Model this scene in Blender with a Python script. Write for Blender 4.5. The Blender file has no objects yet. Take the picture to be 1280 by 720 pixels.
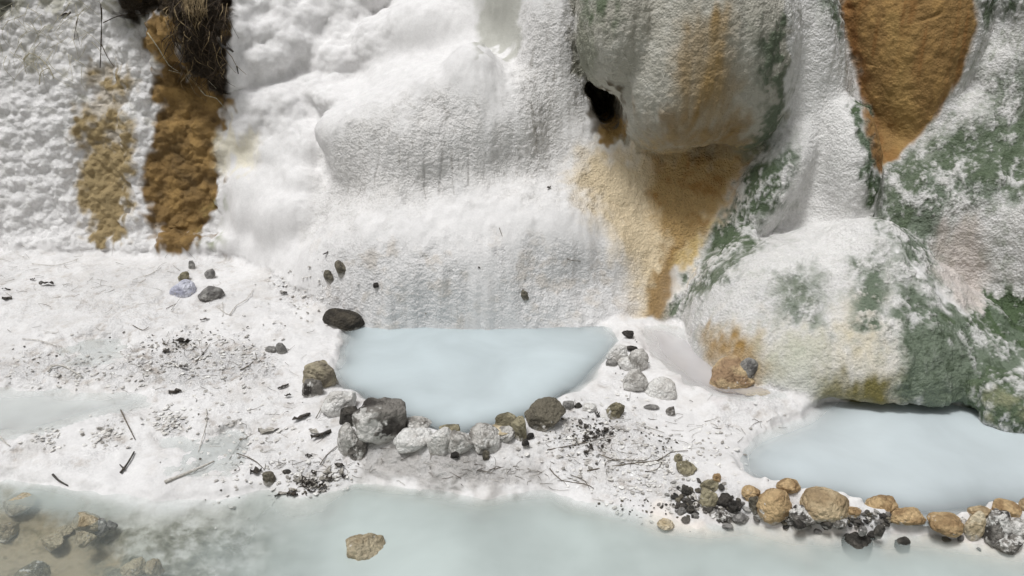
import bpy, math, random
import numpy as np
from mathutils import Vector

random.seed(7)
rng = np.random.RandomState(7)
scene = bpy.context.scene

# ------------------------------------------------------------------ camera
CAM_H, PITCH, FPX = 2.4, math.radians(22.0), 1005.0      # metres, tilt down, focal length in photo pixels
cam_data = bpy.data.cameras.new('camera')
cam = bpy.data.objects.new('camera', cam_data)
scene.collection.objects.link(cam)
cam.location = (0, 0, CAM_H)
cam.rotation_euler = (math.pi / 2 - PITCH, 0, 0)
cam_data.sensor_width = 36
cam_data.lens = 36 * FPX / 1280
cam_data.clip_start = 0.05
cam_data.clip_end = 500
scene.camera = cam

# ------------------------------------------------------------------ sky, sun, exposure
SUN_EL, SUN_AZ = math.radians(70), math.radians(222)     # azimuth clockwise from +Y
world = bpy.data.worlds.new('World')
scene.world = world
world.use_nodes = True
wn = world.node_tree
wn.nodes.clear()
w_out = wn.nodes.new('ShaderNodeOutputWorld')
w_bg = wn.nodes.new('ShaderNodeBackground')
w_sky = wn.nodes.new('ShaderNodeTexSky')
w_sky.sky_type = 'NISHITA'
w_sky.sun_disc = False
w_sky.sun_elevation = SUN_EL
w_sky.sun_rotation = SUN_AZ
w_sky.air_density = 1.0
w_sky.dust_density = 6.0
w_sky.ozone_density = 1.0
w_hs = wn.nodes.new('ShaderNodeHueSaturation')           # overcast: the blue is filtered out by cloud
w_hs.inputs['Saturation'].default_value = 0.12
w_bg.inputs['Strength'].default_value = 0.068
wn.links.new(w_sky.outputs[0], w_hs.inputs['Color'])
wn.links.new(w_hs.outputs[0], w_bg.inputs['Color'])
wn.links.new(w_bg.outputs[0], w_out.inputs['Surface'])

sun_data = bpy.data.lights.new('sun', 'SUN')
sun_data.energy = 1.5
sun_data.angle = math.radians(13)
sun_data.color = (1.0, 0.99, 0.975)
sun = bpy.data.objects.new('sun', sun_data)
scene.collection.objects.link(sun)
sdir = Vector((math.sin(SUN_AZ) * math.cos(SUN_EL), math.cos(SUN_AZ) * math.cos(SUN_EL), math.sin(SUN_EL)))
sun.rotation_euler = sdir.to_track_quat('Z', 'Y').to_euler()
sun.location = (0, 0, 12)

scene.view_settings.view_transform = 'Standard'
scene.view_settings.look = 'None'
scene.view_settings.gamma = 1.0
scene.view_settings.exposure = 0.27
scene.render.engine = 'CYCLES'
scene.cycles.max_bounces = 8
scene.cycles.transparent_max_bounces = 12
scene.cycles.use_denoising = True

COL = scene.collection

# ------------------------------------------------------------------ pixel <-> place
CP, SP = math.cos(PITCH), math.sin(PITCH)


def ray(px, py):
    u = (np.asarray(px, float) - 640) / FPX
    v = (360 - np.asarray(py, float)) / FPX
    return u, CP + v * SP, -SP + v * CP


def at_y(px, py, y):
    dx, dy, dz = ray(px, py)
    t = y / dy
    return dx * t, dz * t + CAM_H


def at_z(px, py, z):
    dx, dy, dz = ray(px, py)
    t = (z - CAM_H) / dz
    return dx * t, dy * t


def project(P):
    zf = P[:, 1] * CP - (P[:, 2] - CAM_H) * SP
    zf = np.maximum(zf, 0.1)
    v = P[:, 1] * SP + (P[:, 2] - CAM_H) * CP
    return 640 + FPX * P[:, 0] / zf, 360 - FPX * v / zf


# ------------------------------------------------------------------ noise volumes (tiling)
def make_value_volume(n):
    return rng.rand(n, n, n).astype(np.float32)


VOLN = 48
VOL = make_value_volume(VOLN)


def sample(vol, p, smooth=True):
    """trilinear lookup in a tiling volume, in slices that stay in cache"""
    n = vol.shape[0]
    fl = vol.ravel()
    out = np.empty(len(p), np.float32)
    for a in range(0, len(p), 65536):
        q = p[a:a + 65536]
        r = []
        for k in range(3):
            c = q[:, k]
            f = np.floor(c)
            w = (c - f).astype(np.float32)
            if smooth:
                w = w * w * (3 - 2 * w)
            i0 = f.astype(np.int32) % n
            i1 = i0 + 1
            i1[i1 == n] = 0
            r.append((i0, i1, w))
        (x0, x1, wx), (y0, y1, wy), (z0, z1, wz) = r
        x0 = x0 * (n * n); x1 = x1 * (n * n); y0 = y0 * n; y1 = y1 * n
        res = 0
        for zz, wk in ((z0, 1 - wz), (z1, wz)):
            b0 = y0 + zz; b1 = y1 + zz
            u = fl[x0 + b0]; v = fl[x0 + b1]
            u = u + (fl[x1 + b0] - u) * wx
            v = v + (fl[x1 + b1] - v) * wx
            res = res + (u + (v - u) * wy) * wk
        out[a:a + 65536] = res
    return out


ROTM = np.array([[0.36, 0.48, -0.8], [-0.8, 0.6, 0.0], [0.48, 0.64, 0.6]], np.float32)


def vnoise(P, size, off=0.0, stretch=(1, 1, 1)):
    """value noise, about -1..1, features about `size` metres"""
    q = P.astype(np.float32) @ (ROTM * (np.array(stretch, np.float32) / np.float32(size))[None, :]).T + np.float32(off * 7.31)
    return sample(VOL, q) * 2 - 1


def fbm(P, size, octs=3, off=0.0, stretch=(1, 1, 1), gain=0.5):
    r = 0
    a = 1.0
    t = 0
    for o in range(octs):
        r = r + a * vnoise(P, size / (2 ** o), off + o * 3.7, stretch)
        t += a
        a *= gain
    return r / t


def make_worley(cells, res):
    pts = np.stack(np.meshgrid(*[np.arange(cells)] * 3, indexing='ij'), -1).reshape(-1, 3) + rng.rand(cells ** 3, 3)
    n = cells * res
    g = (np.arange(n) + 0.5) / res
    F1 = np.full((n, n, n), 9.0, np.float32)
    F2 = np.full((n, n, n), 9.0, np.float32)
    for p in pts:
        lo = np.floor((p - 1.3) * res).astype(int)
        hi = np.ceil((p + 1.3) * res).astype(int)
        ax = [np.arange(lo[k], hi[k]) for k in range(3)]
        d = np.sqrt(((ax[0] + .5) / res - p[0])[:, None, None] ** 2 + ((ax[1] + .5) / res - p[1])[None, :, None] ** 2
                    + ((ax[2] + .5) / res - p[2])[None, None, :] ** 2).astype(np.float32)
        ix = np.ix_(ax[0] % n, ax[1] % n, ax[2] % n)
        f1 = F1[ix]; f2 = F2[ix]
        F2[ix] = np.minimum(np.maximum(d, f1), f2)
        F1[ix] = np.minimum(d, f1)
    return F1, F2, res


WF1, WF2, WRES = make_worley(8, 8)


def worley(P, size, off=0.0, stretch=(1, 1, 1)):
    q = (P.astype(np.float32) @ (ROTM * (np.array(stretch, np.float32) / np.float32(size))[None, :]).T + np.float32(off * 3.17)) * np.float32(WRES)
    return sample(WF1, q, False)


def worley_edge(P, size, off=0.0, stretch=(1, 1, 1)):
    q = (P.astype(np.float32) @ (ROTM * (np.array(stretch, np.float32) / np.float32(size))[None, :]).T + np.float32(off * 3.17)) * np.float32(WRES)
    return sample(WF2 - WF1, q, False)


def sstep(a, b, x):
    t = np.clip((x - a) / (b - a), 0, 1)
    return t * t * (3 - 2 * t)


# ------------------------------------------------------------------ polygons
def poly_sd(X, Y, poly):
    """signed distance, negative inside"""
    poly = np.asarray(poly, float)
    d2 = np.full(X.shape, 1e18)
    ins = np.zeros(X.shape, bool)
    n = len(poly)
    for i in range(n):
        ax, ay = poly[i]
        bx, by = poly[(i + 1) % n]
        ex, ey = bx - ax, by - ay
        t = np.clip(((X - ax) * ex + (Y - ay) * ey) / (ex * ex + ey * ey + 1e-12), 0, 1)
        d2 = np.minimum(d2, (X - ax - t * ex) ** 2 + (Y - ay - t * ey) ** 2)
        if ay != by:
            c = ((ay > Y) != (by > Y)) & (X < ex * (Y - ay) / (ey if ey else 1e-9) + ax)
            ins ^= c
    d = np.sqrt(d2)
    return np.where(ins, -d, d)


def line_d(X, Y, pts):
    d2 = np.full(X.shape, 1e18)
    for (ax, ay), (bx, by) in zip(pts[:-1], pts[1:]):
        ex, ey = bx - ax, by - ay
        t = np.clip(((X - ax) * ex + (Y - ay) * ey) / (ex * ex + ey * ey + 1e-12), 0, 1)
        d2 = np.minimum(d2, (X - ax - t * ex) ** 2 + (Y - ay - t * ey) ** 2)
    return np.sqrt(d2)


# ------------------------------------------------------------------ thin plate spline
class TPS:
    def __init__(self, A, v, lam=1e-3):
        A = np.asarray(A, float); v = np.asarray(v, float)
        n = len(A)
        K = self.k(A, A) + lam * np.eye(n)
        Pm = np.hstack([np.ones((n, 1)), A])
        M = np.block([[K, Pm], [Pm.T, np.zeros((3, 3))]])
        s = np.linalg.solve(M, np.concatenate([v, np.zeros(3)]))
        self.w, self.a, self.A = s[:n], s[n:], A

    @staticmethod
    def k(P, A):
        r2 = ((P[:, None, :] - A[None]) ** 2).sum(-1)
        return 0.5 * r2 * np.log(r2 + 1e-12)

    def __call__(self, P):
        out = np.empty(len(P))
        for i in range(0, len(P), 20000):
            q = P[i:i + 20000]
            out[i:i + 20000] = self.k(q, self.A) @ self.w + self.a[0] + q @ self.a[1:]
        return out


# ------------------------------------------------------------------ ground heights
LAND = [(0, 315, .30), (120, 315, .30), (240, 315, .30), (330, 320, .30), (0, 380, .25), (120, 390, .24), (250, 380, .25),
        (340, 360, .26), (400, 380, .22), (0, 450, .17), (120, 440, .18), (250, 440, .19), (360, 430, .19), (410, 420, .165),
        (0, 510, .10), (100, 515, .10), (220, 520, .105), (350, 520, .13), (390, 480, .16), (0, 570, .06), (120, 580, .05),
        (250, 590, .04), (350, 580, .07), (410, 560, .12), (430, 520, .15), (470, 545, .148), (560, 558, .146), (650, 543, .148),
        (720, 515, .15), (750, 480, .148), (450, 592, .03), (520, 598, .03), (600, 608, .03), (680, 602, .03), (760, 545, .12),
        (800, 520, .12), (840, 500, .12), (900, 500, .11), (800, 430, .17), (860, 440, .13), (920, 492, .115), (980, 512, .085),
        (900, 560, .085), (850, 600, .06), (800, 600, .05), (780, 570, .08), (940, 545, .08), (930, 620, .075), (1000, 640, .08),
        (1100, 645, .08), (1200, 650, .08), (1280, 650, .09), (1340, 650, .09), (1000, 660, .02), (1100, 662, .02),
        (1200, 668, .02), (1280, 680, .02), (-80, 315, .30), (-80, 450, .17), (-80, 570, .06), (560, 415, .15), (650, 415, .15), (1000, 478, .05), (1100, 468, .04), (1200, 465, .04), (1290, 465, .04), (1370, 468, .04), (905, 450, .12), (830, 405, .14), (700, 395, .15)]
_A = []
_v = []
for px, py, z in LAND:
    x, y = at_z(px, py, z)
    _A.append((x, y)); _v.append(z)
for x, y, z in [(-5, 7.5, .35), (0, 7.5, .4), (5, 7.5, .3), (5, 4, .1), (-5, 4, .1), (-5, 2, -.1), (0, 2, -.1), (5, 2, -.1)]:
    _A.append((x, y)); _v.append(z)
land_tps = TPS(_A, _v, 2e-3)

POOL_LEVEL, RIGHT_LEVEL, STREAM_LEVEL = 0.14, 0.055, 0.0


def px_poly(poly, z):
    return np.array([at_z(px, py, z) for px, py in poly])


UPPER_POOL = px_poly([(437, 400), (500, 398), (600, 400), (700, 402), (760, 404), (776, 425), (766, 442), (752, 460),
                      (742, 474), (726, 488), (704, 497), (684, 512), (660, 523), (642, 531), (600, 543), (570, 545), (535, 539),
                      (505, 527), (478, 511), (454, 499), (426, 486), (412, 466), (424, 438)], POOL_LEVEL)
RIGHT_POOL = px_poly([(918, 566), (938, 547), (976, 533), (1006, 523), (1026, 505), (1062, 478), (1300, 478), (1420, 560), (1420, 640), (1280, 642),
                      (1240, 640), (1200, 648), (1155, 652), (1120, 646), (1085, 640), (1060, 632), (1000, 624), (960, 612),
                      (920, 592)], RIGHT_LEVEL)
STREAM = px_poly([(-300, 590), (0, 600), (60, 602), (130, 614), (200, 628), (280, 622), (335, 605), (375, 616), (420, 606), (447, 596),
                  (520, 607), (600, 620), (690, 611), (725, 626), (800, 642), (860, 657), (930, 654), (1000, 665), (1100, 668),
                  (1160, 668), (1280, 692), (1500, 700), (2200, 1500), (-1200, 1500)], STREAM_LEVEL)
MUD_POOL = px_poly([(798, 404), (845, 408), (905, 440), (960, 476), (980, 494), (930, 500), (885, 492), (850, 479), (828, 458), (808, 442)], .138)
FILMS = [(px_poly([(-80, 488), (50, 484), (130, 491), (200, 490), (192, 505), (110, 520), (40, 545), (-80, 552)], .104), .104, .035),
         (px_poly([(205, 548), (300, 536), (338, 560), (290, 590), (212, 592)], .058), .058, .03),
         (px_poly([(68, 428), (160, 418), (172, 430), (140, 450), (90, 453)], .19), .19, .02)]


FILMS = [(p, float(np.percentile(land_tps(p[np.abs(p[:, 0]) < 4.5]), 35)), d) for p, l, d in FILMS]


def ground_z(X, Y):
    sh = X.shape
    x = X.ravel(); y = Y.ravel()
    g = land_tps(np.stack([x, y], -1))
    g = np.clip(g, -0.1, 0.5)
    wob = np.zeros((len(x), 3)); wob[:, 0] = x; wob[:, 1] = y
    wv = fbm(wob, 0.22, 3, 5.0) * 0.04

    def carve(g, poly, level, depth, scale, rim, warp=1.0):
        sd = poly_sd(x, y, poly) + wv * warp
        inside = level - depth * (1 - np.exp(-(np.maximum(-sd, 0) / scale) ** 1.5)) - .002
        outside = np.maximum(g, level + rim * (1 - np.exp(-np.maximum(sd, 0) / 0.05)) - .002)
        blend = sstep(0.18, 0.0, sd)
        return np.where(sd < 0, inside, g * (1 - blend) + outside * blend)

    for poly, lev, dep in FILMS:
        g = carve(g, poly, lev, dep, .16, .006, 3.0)
    g = carve(g, MUD_POOL, .138, .05, .12, .004, 1.0)
    g = carve(g, RIGHT_POOL, RIGHT_LEVEL, .32, .34, .005, .5)
    g = carve(g, STREAM, STREAM_LEVEL, .28, .30, .02, 1.3)
    g = carve(g, UPPER_POOL, POOL_LEVEL, .35, .24, .005, 1.0)
    return g.reshape(sh)


# ------------------------------------------------------------------ wall relief: (photo px, photo py, distance y)
WALL = [(-60, 310, 6.0), (0, 310, 6.0), (60, 310, 6.0), (120, 308, 5.98), (170, 310, 5.95), (230, 310, 5.95), (280, 300, 5.93),
        (-60, 150, 6.15), (0, 200, 6.1), (60, 200, 6.08), (125, 200, 6.14), (172, 200, 6.03), (230, 200, 6.1), (270, 200, 6.1),
        (0, 100, 6.25), (60, 90, 6.25), (125, 90, 6.3), (172, 90, 6.2), (230, 100, 6.25), (0, 0, 6.4), (80, 0, 6.45),
        (170, 0, 6.4), (240, 0, 6.45), (-60, 0, 6.4),
        (300, 0, 6.45), (300, 80, 6.3), (300, 150, 6.2), (300, 230, 6.08), (300, 300, 5.8), (350, 60, 6.45), (350, 130, 6.28),
        (350, 200, 6.1), (350, 260, 5.85), (350, 310, 5.55), (400, 0, 6.75), (400, 50, 6.6), (400, 110, 6.4), (400, 160, 6.1),
        (400, 200, 5.95), (400, 250, 5.68), (400, 300, 5.42), (400, 350, 5.15), (420, 390, 4.98),
        (450, 0, 6.85), (450, 60, 6.55), (450, 110, 6.2), (450, 130, 5.85), (450, 200, 5.60), (450, 250, 5.45), (450, 275, 5.2),
        (450, 340, 5.02), (450, 400, 4.9),
        (540, 0, 6.6), (540, 20, 6.4), (540, 60, 6.2), (540, 80, 6.0), (540, 100, 5.78), (540, 130, 5.55), (540, 200, 5.36),
        (540, 240, 5.33), (540, 265, 5.18), (540, 330, 4.93), (540, 405, 4.87),
        (620, 0, 6.2), (620, 60, 6.1), (620, 78, 5.9), (620, 120, 5.58), (620, 180, 5.42), (620, 228, 5.34), (620, 258, 5.15),
        (620, 330, 4.94), (620, 410, 4.85),
        (690, 0, 5.95), (690, 60, 5.85), (690, 120, 5.65), (690, 180, 5.6), (690, 215, 5.48), (690, 250, 5.2), (690, 320, 5.05),
        (690, 410, 4.88), (750, 0, 5.95), (750, 100, 5.8), (750, 180, 5.52), (750, 240, 5.32), (750, 320, 5.16), (750, 405, 4.93),
        (800, 195, 5.5), (800, 250, 5.35), (800, 320, 5.17), (800, 395, 4.98), (870, 195, 5.48), (870, 250, 5.33), (855, 320, 5.17),
        (828, 400, 4.98), (930, 195, 5.42), (900, 280, 5.22), (860, 0, 6.0), (860, 100, 5.8),
        (960, 0, 5.75), (960, 100, 5.55), (970, 200, 5.4), (1000, 100, 5.45), (1040, 0, 5.75), (1030, 150, 5.35), (1060, 250, 5.2),
        (950, 290, 5.25), (890, 360, 5.1), (1000, 300, 5.2), (850, 400, 5.0), (920, 380, 5.0),
        (1070, 0, 6.05), (1130, 0, 6.05), (1200, 0, 6.05), (1090, 100, 5.85), (1130, 100, 5.85), (1180, 100, 5.8), (1105, 195, 5.5),
        (1230, 0, 5.8), (1230, 80, 5.6), (1180, 170, 5.45), (1280, 100, 5.5), (1360, 100, 5.5), (1360, 0, 5.7), (1240, 200, 5.25),
        (1140, 235, 5.28), (1280, 220, 5.15), (1180, 290, 5.1), (1280, 320, 4.9), (1280, 410, 4.7), (1210, 360, 5.0), (1360, 420, 4.65),
        (1360, 300, 4.9), (1090, 310, 5.05), (1000, 360, 5.0), (1100, 370, 4.9), (1160, 400, 4.75), (1240, 440, 4.6),
        (1290, 455, 4.5), (1360, 470, 4.5)]
_A = []
_v = []
for px, py, y in WALL:
    x, z = at_y(px, py, y)
    _A.append((x, z)); _v.append(y)
for px in range(-60, 1361, 95):                              # above the frame
    j = np.argmin([abs(px - w[0]) + w[1] * 3 for w in WALL])
    x, z = at_y(px, -70, WALL[j][2] + .15)
    _A.append((x, z)); _v.append(WALL[j][2] + .15)
    _A.append((x, 3.0)); _v.append(WALL[j][2] + .35)
for px, y in [(-60, 6.0), (60, 6.0), (170, 5.95), (280, 5.9), (350, 5.4), (420, 4.95), (540, 4.85), (620, 4.83), (690, 4.86), (750, 4.9),
              (820, 4.98), (860, 5.0), (920, 4.95), (990, 4.9), (1090, 4.8), (1190, 4.7), (1300, 4.5), (1370, 4.4)]:
    x = float((px - 640) / FPX * y * 1.07)
    _A.append((x, -.3)); _v.append(y)
    _A.append((x, -.7)); _v.append(y)
wall_tps = TPS(_A, _v, 2.5e-4)

# ------------------------------------------------------------------ signed distance volume
H = 0.033
GX = np.arange(-4.8, 4.8001, H); GY = np.arange(2.0, 8.0, H); GZ = np.arange(-.6, 3.0, H)
NX, NY, NZ = len(GX), len(GY), len(GZ)
XX, YY = np.meshgrid(GX, GY, indexing='ij')
G2 = ground_z(XX, YY)
gx, gy = np.gradient(G2, H)
gn = np.sqrt(1 + gx ** 2 + gy ** 2)
SG = ((GZ[None, None, :] - G2[:, :, None]) / gn[:, :, None]).astype(np.float32)
XW, ZW = np.meshgrid(GX, GZ, indexing='ij')
W2 = wall_tps(np.stack([XW.ravel(), ZW.ravel()], -1)).reshape(XW.shape)
_wp = np.stack([XW.ravel(), np.zeros(XW.size), ZW.ravel()], -1)
W2 += (fbm(_wp, .45, 3, 77.) * .05).reshape(XW.shape)
W2 = np.clip(W2, 3.6, 7.6)
wx, wz = np.gradient(W2, H)
wn_ = np.minimum(np.sqrt(1 + wx ** 2 + wz ** 2), 4)
SW = ((W2[:, None, :] - GY[None, :, None]) / wn_[:, None, :]).astype(np.float32)


def block(c, r):
    s = []
    for k, g in enumerate((GX, GY, GZ)):
        lo = np.searchsorted(g, c[k] - r[k]); hi = np.searchsorted(g, c[k] + r[k])
        s.append(slice(max(lo, 0), max(hi, lo + 1)))
    return tuple(s)


def smin(a, b, k):
    h = np.maximum(k - np.abs(a - b), 0) / k
    return np.minimum(a, b) - h * h * k * .25


def add_ell(px, py, y, r, k=.06, taper=0.0, cut=None, tilt=0.0):
    x, z = at_y(px, py, y)
    c = (float(x), y, float(z))
    m = max(r) * 1.4 + k + .1
    s = block(c, (m, m, m))
    dx = GX[s[0]][:, None, None] - c[0]
    dy = GY[s[1]][None, :, None] - c[1]
    dz = GZ[s[2]][None, None, :] - c[2]
    if tilt:
        ca, sa = math.cos(tilt), math.sin(tilt)
        dx, dz = dx * ca + dz * sa, -dx * sa + dz * ca
    if taper:
        sc = np.clip(1 + taper * dz / r[2], .12, 2)
        dx = dx / sc
    k0 = np.sqrt((dx / r[0]) ** 2 + (dy / r[1]) ** 2 + (dz / r[2]) ** 2) + 1e-6
    k1 = np.sqrt((dx / r[0] ** 2) ** 2 + (dy / r[1] ** 2) ** 2 + (dz / r[2] ** 2) ** 2) + 1e-6
    d = k0 * (k0 - 1) / k1
    if cut is not None:                                       # flat-ish underside
        zc = float(at_y(px, cut, y - r[1] * .8)[1]) - c[2]
        d = -smin(-d, -(zc - dz) + 0 * d, .09)
    SW[s] = smin(SW[s], d.astype(np.float32), k)


def carve_capsule(a, b, r, k=.05):
    a = np.array(a); b = np.array(b)
    c = (a + b) / 2
    m = np.abs(a - b) / 2 + r + .15
    s = block(c, m)
    P = np.stack(np.meshgrid(GX[s[0]], GY[s[1]], GZ[s[2]], indexing='ij'), -1)
    ab = b - a
    t = np.clip(((P - a) @ ab) / (ab @ ab), 0, 1)
    d = np.linalg.norm(P - a - t[..., None] * ab, axis=-1) - r
    SW[s] = -smin(-SW[s], d.astype(np.float32), k)


# lobes of the flowstone
add_ell(866, 52, 5.62, (.55, .66, .80), .05, cut=186)          # overhanging grey dome
add_ell(940, 70, 5.50, (.27, .46, .62), .16)
add_ell(835, 110, 5.42, (.30, .40, .40), .20)
add_ell(905, 30, 5.40, (.34, .40, .40), .20)
add_ell(770, 28, 5.42, (.25, .38, .44), .06)                   # its side lobe
add_ell(1132, 72, 5.92, (.46, .44, .98), .03, taper=.6)       # ochre boulder in the cleft
add_ell(592, 165, 5.78, (.30, .36, .62), .10)                  # tongue on the central dome
add_ell(540, 45, 6.55, (.42, .36, .30), .10)
add_ell(478, 60, 6.60, (.26, .28, .24), .08)
add_ell(690, 110, 5.95, (.24, .30, .80), .12)                  # shoulder
add_ell(700, 300, 5.35, (.38, .32, .30), .15)
add_ell(470, 330, 5.4, (.40, .36, .36), .18)
for px, py, y, r in [(425, 330, 5.42, (.24, .24, .22)), (475, 300, 5.40, (.22, .24, .18)), (530, 290, 5.38, (.24, .26, .20)), (595, 284, 5.36, (.22, .26, .18)),
                     (650, 275, 5.36, (.20, .26, .20)), (715, 268, 5.42, (.24, .26, .16)), (765, 320, 5.30, (.16, .22, .26))]:
    add_ell(px, py, y, r, .10)                                 # scalloped shelf of the apron
for px, py, y, r in [(440, 165, 5.82, (.26, .24, .20)), (500, 150, 5.80, (.26, .24, .18)), (545, 118, 5.86, (.24, .26, .16)), (480, 205, 5.72, (.34, .22, .26)),
                     (650, 170, 5.68, (.14, .22, .36))]:
    add_ell(px, py, y, r, .16)                                 # rounded lip of the dome
add_ell(330, 240, 6.12, (.30, .26, .22), .10, tilt=-.4)
add_ell(365, 195, 6.20, (.28, .26, .16), .10, tilt=-.3)
add_ell(425, 75, 6.62, (.24, .24, .16), .06)
add_ell(445, 128, 6.25, (.34, .26, .12), .10, tilt=-.2)
add_ell(1005, 70, 5.72, (.24, .36, .80), .08, tilt=.22)        # white ridge between the dome and the ochre boulder
add_ell(1055, 215, 5.40, (.22, .32, .50), .08, tilt=.12)
add_ell(955, 235, 5.40, (.20, .30, .52), .06, tilt=-.5)        # green flank running down to the pool
add_ell(890, 345, 5.12, (.13, .24, .42), .05, tilt=-.62)
add_ell(1028, 440, 4.96, (.96, .90, .86), .06)                 # the big crusted mound
add_ell(1060, 418, 4.66, (.74, .58, .50), .22)
add_ell(960, 425, 4.66, (.46, .46, .42), .22)
add_ell(965, 400, 4.72, (.46, .44, .50), .14, tilt=-.3)
add_ell(1085, 380, 4.72, (.34, .44, .56), .16, tilt=.15)
add_ell(1110, 452, 4.36, (.58, .46, .36), .24, cut=508)        # its overhanging lip
add_ell(990, 464, 4.36, (.34, .36, .30), .22)
add_ell(938, 456, 4.46, (.26, .30, .27), .20)
add_ell(1255, 506, 3.90, (.18, .20, .19), .05)
add_ell(1225, 462, 4.25, (.34, .34, .26), .10)
add_ell(1310, 490, 4.02, (.24, .30, .26), .10)
for px, py, y, r in [(1110, 330, 4.82, .20), (1160, 375, 4.62, .21), (1210, 415, 4.48, .22), (1262, 455, 4.34, .22), (1320, 490, 4.25, .22)]:
    add_ell(px, py, y, (r, r * 1.2, r), .10)
add_ell(1150, 265, 5.42, (.24, .30, .36), .06, tilt=.4)        # lobes of the slope behind it
add_ell(1225, 300, 5.28, (.26, .32, .60), .07, tilt=.25)
add_ell(1290, 330, 5.05, (.26, .30, .60), .07, tilt=.2)
add_ell(1200, 175, 5.66, (.34, .30, .34), .07, tilt=-.6)
add_ell(1262, 110, 5.72, (.26, .30, .60), .07, tilt=-.3)
# bulging cushions of the upper left flow
for _ in range(80):
    px = rng.uniform(285, 480); py = rng.uniform(-20, 165)
    if py > 165 - (px - 285) * .55 + 20:
        continue
    x, z = at_y(px, py, 6.4)
    yy = float(W2[np.searchsorted(GX, x), np.clip(np.searchsorted(GZ, z), 0, NZ - 1)])
    r = rng.uniform(.07, .17)
    add_ell(px, py, yy + r * .05, (r * rng.uniform(.9, 1.3), r, r * .9), .025)
for _ in range(26):
    px = rng.uniform(285, 390); py = rng.uniform(150, 290)
    x, z = at_y(px, py, 6.05)
    yy = float(W2[np.searchsorted(GX, x), np.clip(np.searchsorted(GZ, z), 0, NZ - 1)])
    r = rng.uniform(.08, .16)
    add_ell(px, py, yy + r * .4, (r, r, r * 1.5), .09)
# drooping buttresses of the left wall
for px, w, y0 in [(172, .12, 6.0), (60, .2, 6.15), (15, .2, 6.15), (262, .10, 6.05), (105, .12, 6.1)]:
    for py in range(10, 300, 55):
        add_ell(px + rng.uniform(-8, 8), py, y0 + (300 - py) * .0012 + .03, (w, .10, .22), .06)
for _ in range(40):                                            # rubbly foot of the left wall
    px = rng.uniform(-80, 300)
    r = rng.uniform(.04, .11)
    add_ell(px, 312 - r * 60 + rng.uniform(-4, 4), 5.98 + r * .2 - .0004 * px * (px > 200), (r * 1.2, r, r), .05)
# earth and roots bulging out at the top left
add_ell(250, 40, 6.30, (.26, .30, .36), .06, tilt=.6)
add_ell(170, -10, 6.35, (.30, .30, .16), .06)
add_ell(205, 55, 6.25, (.10, .16, .30), .05)
# cave
ca = at_y(762, 148, 5.55); cb = at_y(752, 120, 6.3)
carve_capsule((float(ca[0]), 5.2, float(ca[1])), (float(ca[0]) - .05, 6.2, float(ca[1]) + .1), .05, .04)
for qx, qy, qr in [(758, 140, .08), (744, 121, .06), (755, 127, .075), (765, 138, .075), (766, 158, .065)]:
    q = at_y(qx, qy, 5.5)
    carve_capsule((float(q[0]), 5.1, float(q[1])), (float(q[0]), 6.3, float(q[1]) + .02), qr, .03)
# undercut where the mound's lip hangs over the pale pool
carve_capsule((1.78, 3.99, .03), (2.56, 3.93, .03), .085, .03)
# dark slot between tan columns
s1 = at_y(160, 262, 5.98); s2 = at_y(158, 285, 5.98)
carve_capsule((float(s1[0]), 5.98, float(s1[1])), (float(s2[0]), 6.1, float(s2[1])), .03, .03)

LAB_W = SW < SG
S = smin(SG, SW, .05)
S[:, :, -1] = 1.0


def surface_nets(S):
    ins = S < 0
    acc = np.zeros((NX - 1, NY - 1, NZ - 1), np.int8)
    for i in (0, 1):
        for j in (0, 1):
            for k in (0, 1):
                acc += ins[i:NX - 1 + i, j:NY - 1 + j, k:NZ - 1 + k]
    act = (acc > 0) & (acc < 8)
    I = np.argwhere(act)
    idx = np.full(act.shape, -1, np.int32)
    idx[act] = np.arange(len(I))
    cor = np.array([(i, j, k) for i in (0, 1) for j in (0, 1) for k in (0, 1)])
    vals = np.stack([S[I[:, 0] + c[0], I[:, 1] + c[1], I[:, 2] + c[2]] for c in cor], 1)
    pos = np.zeros((len(I), 3)); cnt = np.zeros(len(I))
    for a in range(8):
        for b in range(a + 1, 8):
            if np.abs(cor[a] - cor[b]).sum() != 1:
                continue
            va, vb = vals[:, a], vals[:, b]
            m = (va < 0) != (vb < 0)
            t = np.where(m, va / np.where(m, va - vb, 1), 0)
            pos += m[:, None] * (cor[a] + t[:, None] * (cor[b] - cor[a]))
            cnt += m
    pos = (I + pos / cnt[:, None]) * H + np.array([GX[0], GY[0], GZ[0]])
    F = []
    for ax in range(3):
        o = [0, 1, 2]; o.remove(ax)
        sl0 = [slice(None)] * 3; sl1 = [slice(None)] * 3
        sl0[ax] = slice(0, -1); sl1[ax] = slice(1, None)
        ch = ins[tuple(sl0)] != ins[tuple(sl1)]
        E = np.argwhere(ch)
        ok = (E[:, o[0]] > 0) & (E[:, o[1]] > 0) & (E[:, o[0]] < S.shape[o[0]] - 1) & (E[:, o[1]] < S.shape[o[1]] - 1)
        E = E[ok]
        q = []
        for da, db in ((-1, -1), (0, -1), (0, 0), (-1, 0)):
            e = E.copy()
            e[:, o[0]] += da; e[:, o[1]] += db
            q.append(idx[e[:, 0], e[:, 1], e[:, 2]])
        q = np.stack(q, 1)
        flip = ins[E[:, 0], E[:, 1], E[:, 2]]
        if ax == 1:
            flip = ~flip
        q[~flip] = q[~flip][:, ::-1]
        F.append(q)
    F = np.concatenate(F)
    return pos, F[(F >= 0).all(1)], I


V0, F0, I0 = surface_nets(S)
lab_v = LAB_W[I0[:, 0], I0[:, 1], I0[:, 2]]
fc = V0[F0].mean(1)
fpx, fpy = project(fc)
wallish = lab_v[F0].sum(1) >= 2
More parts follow.
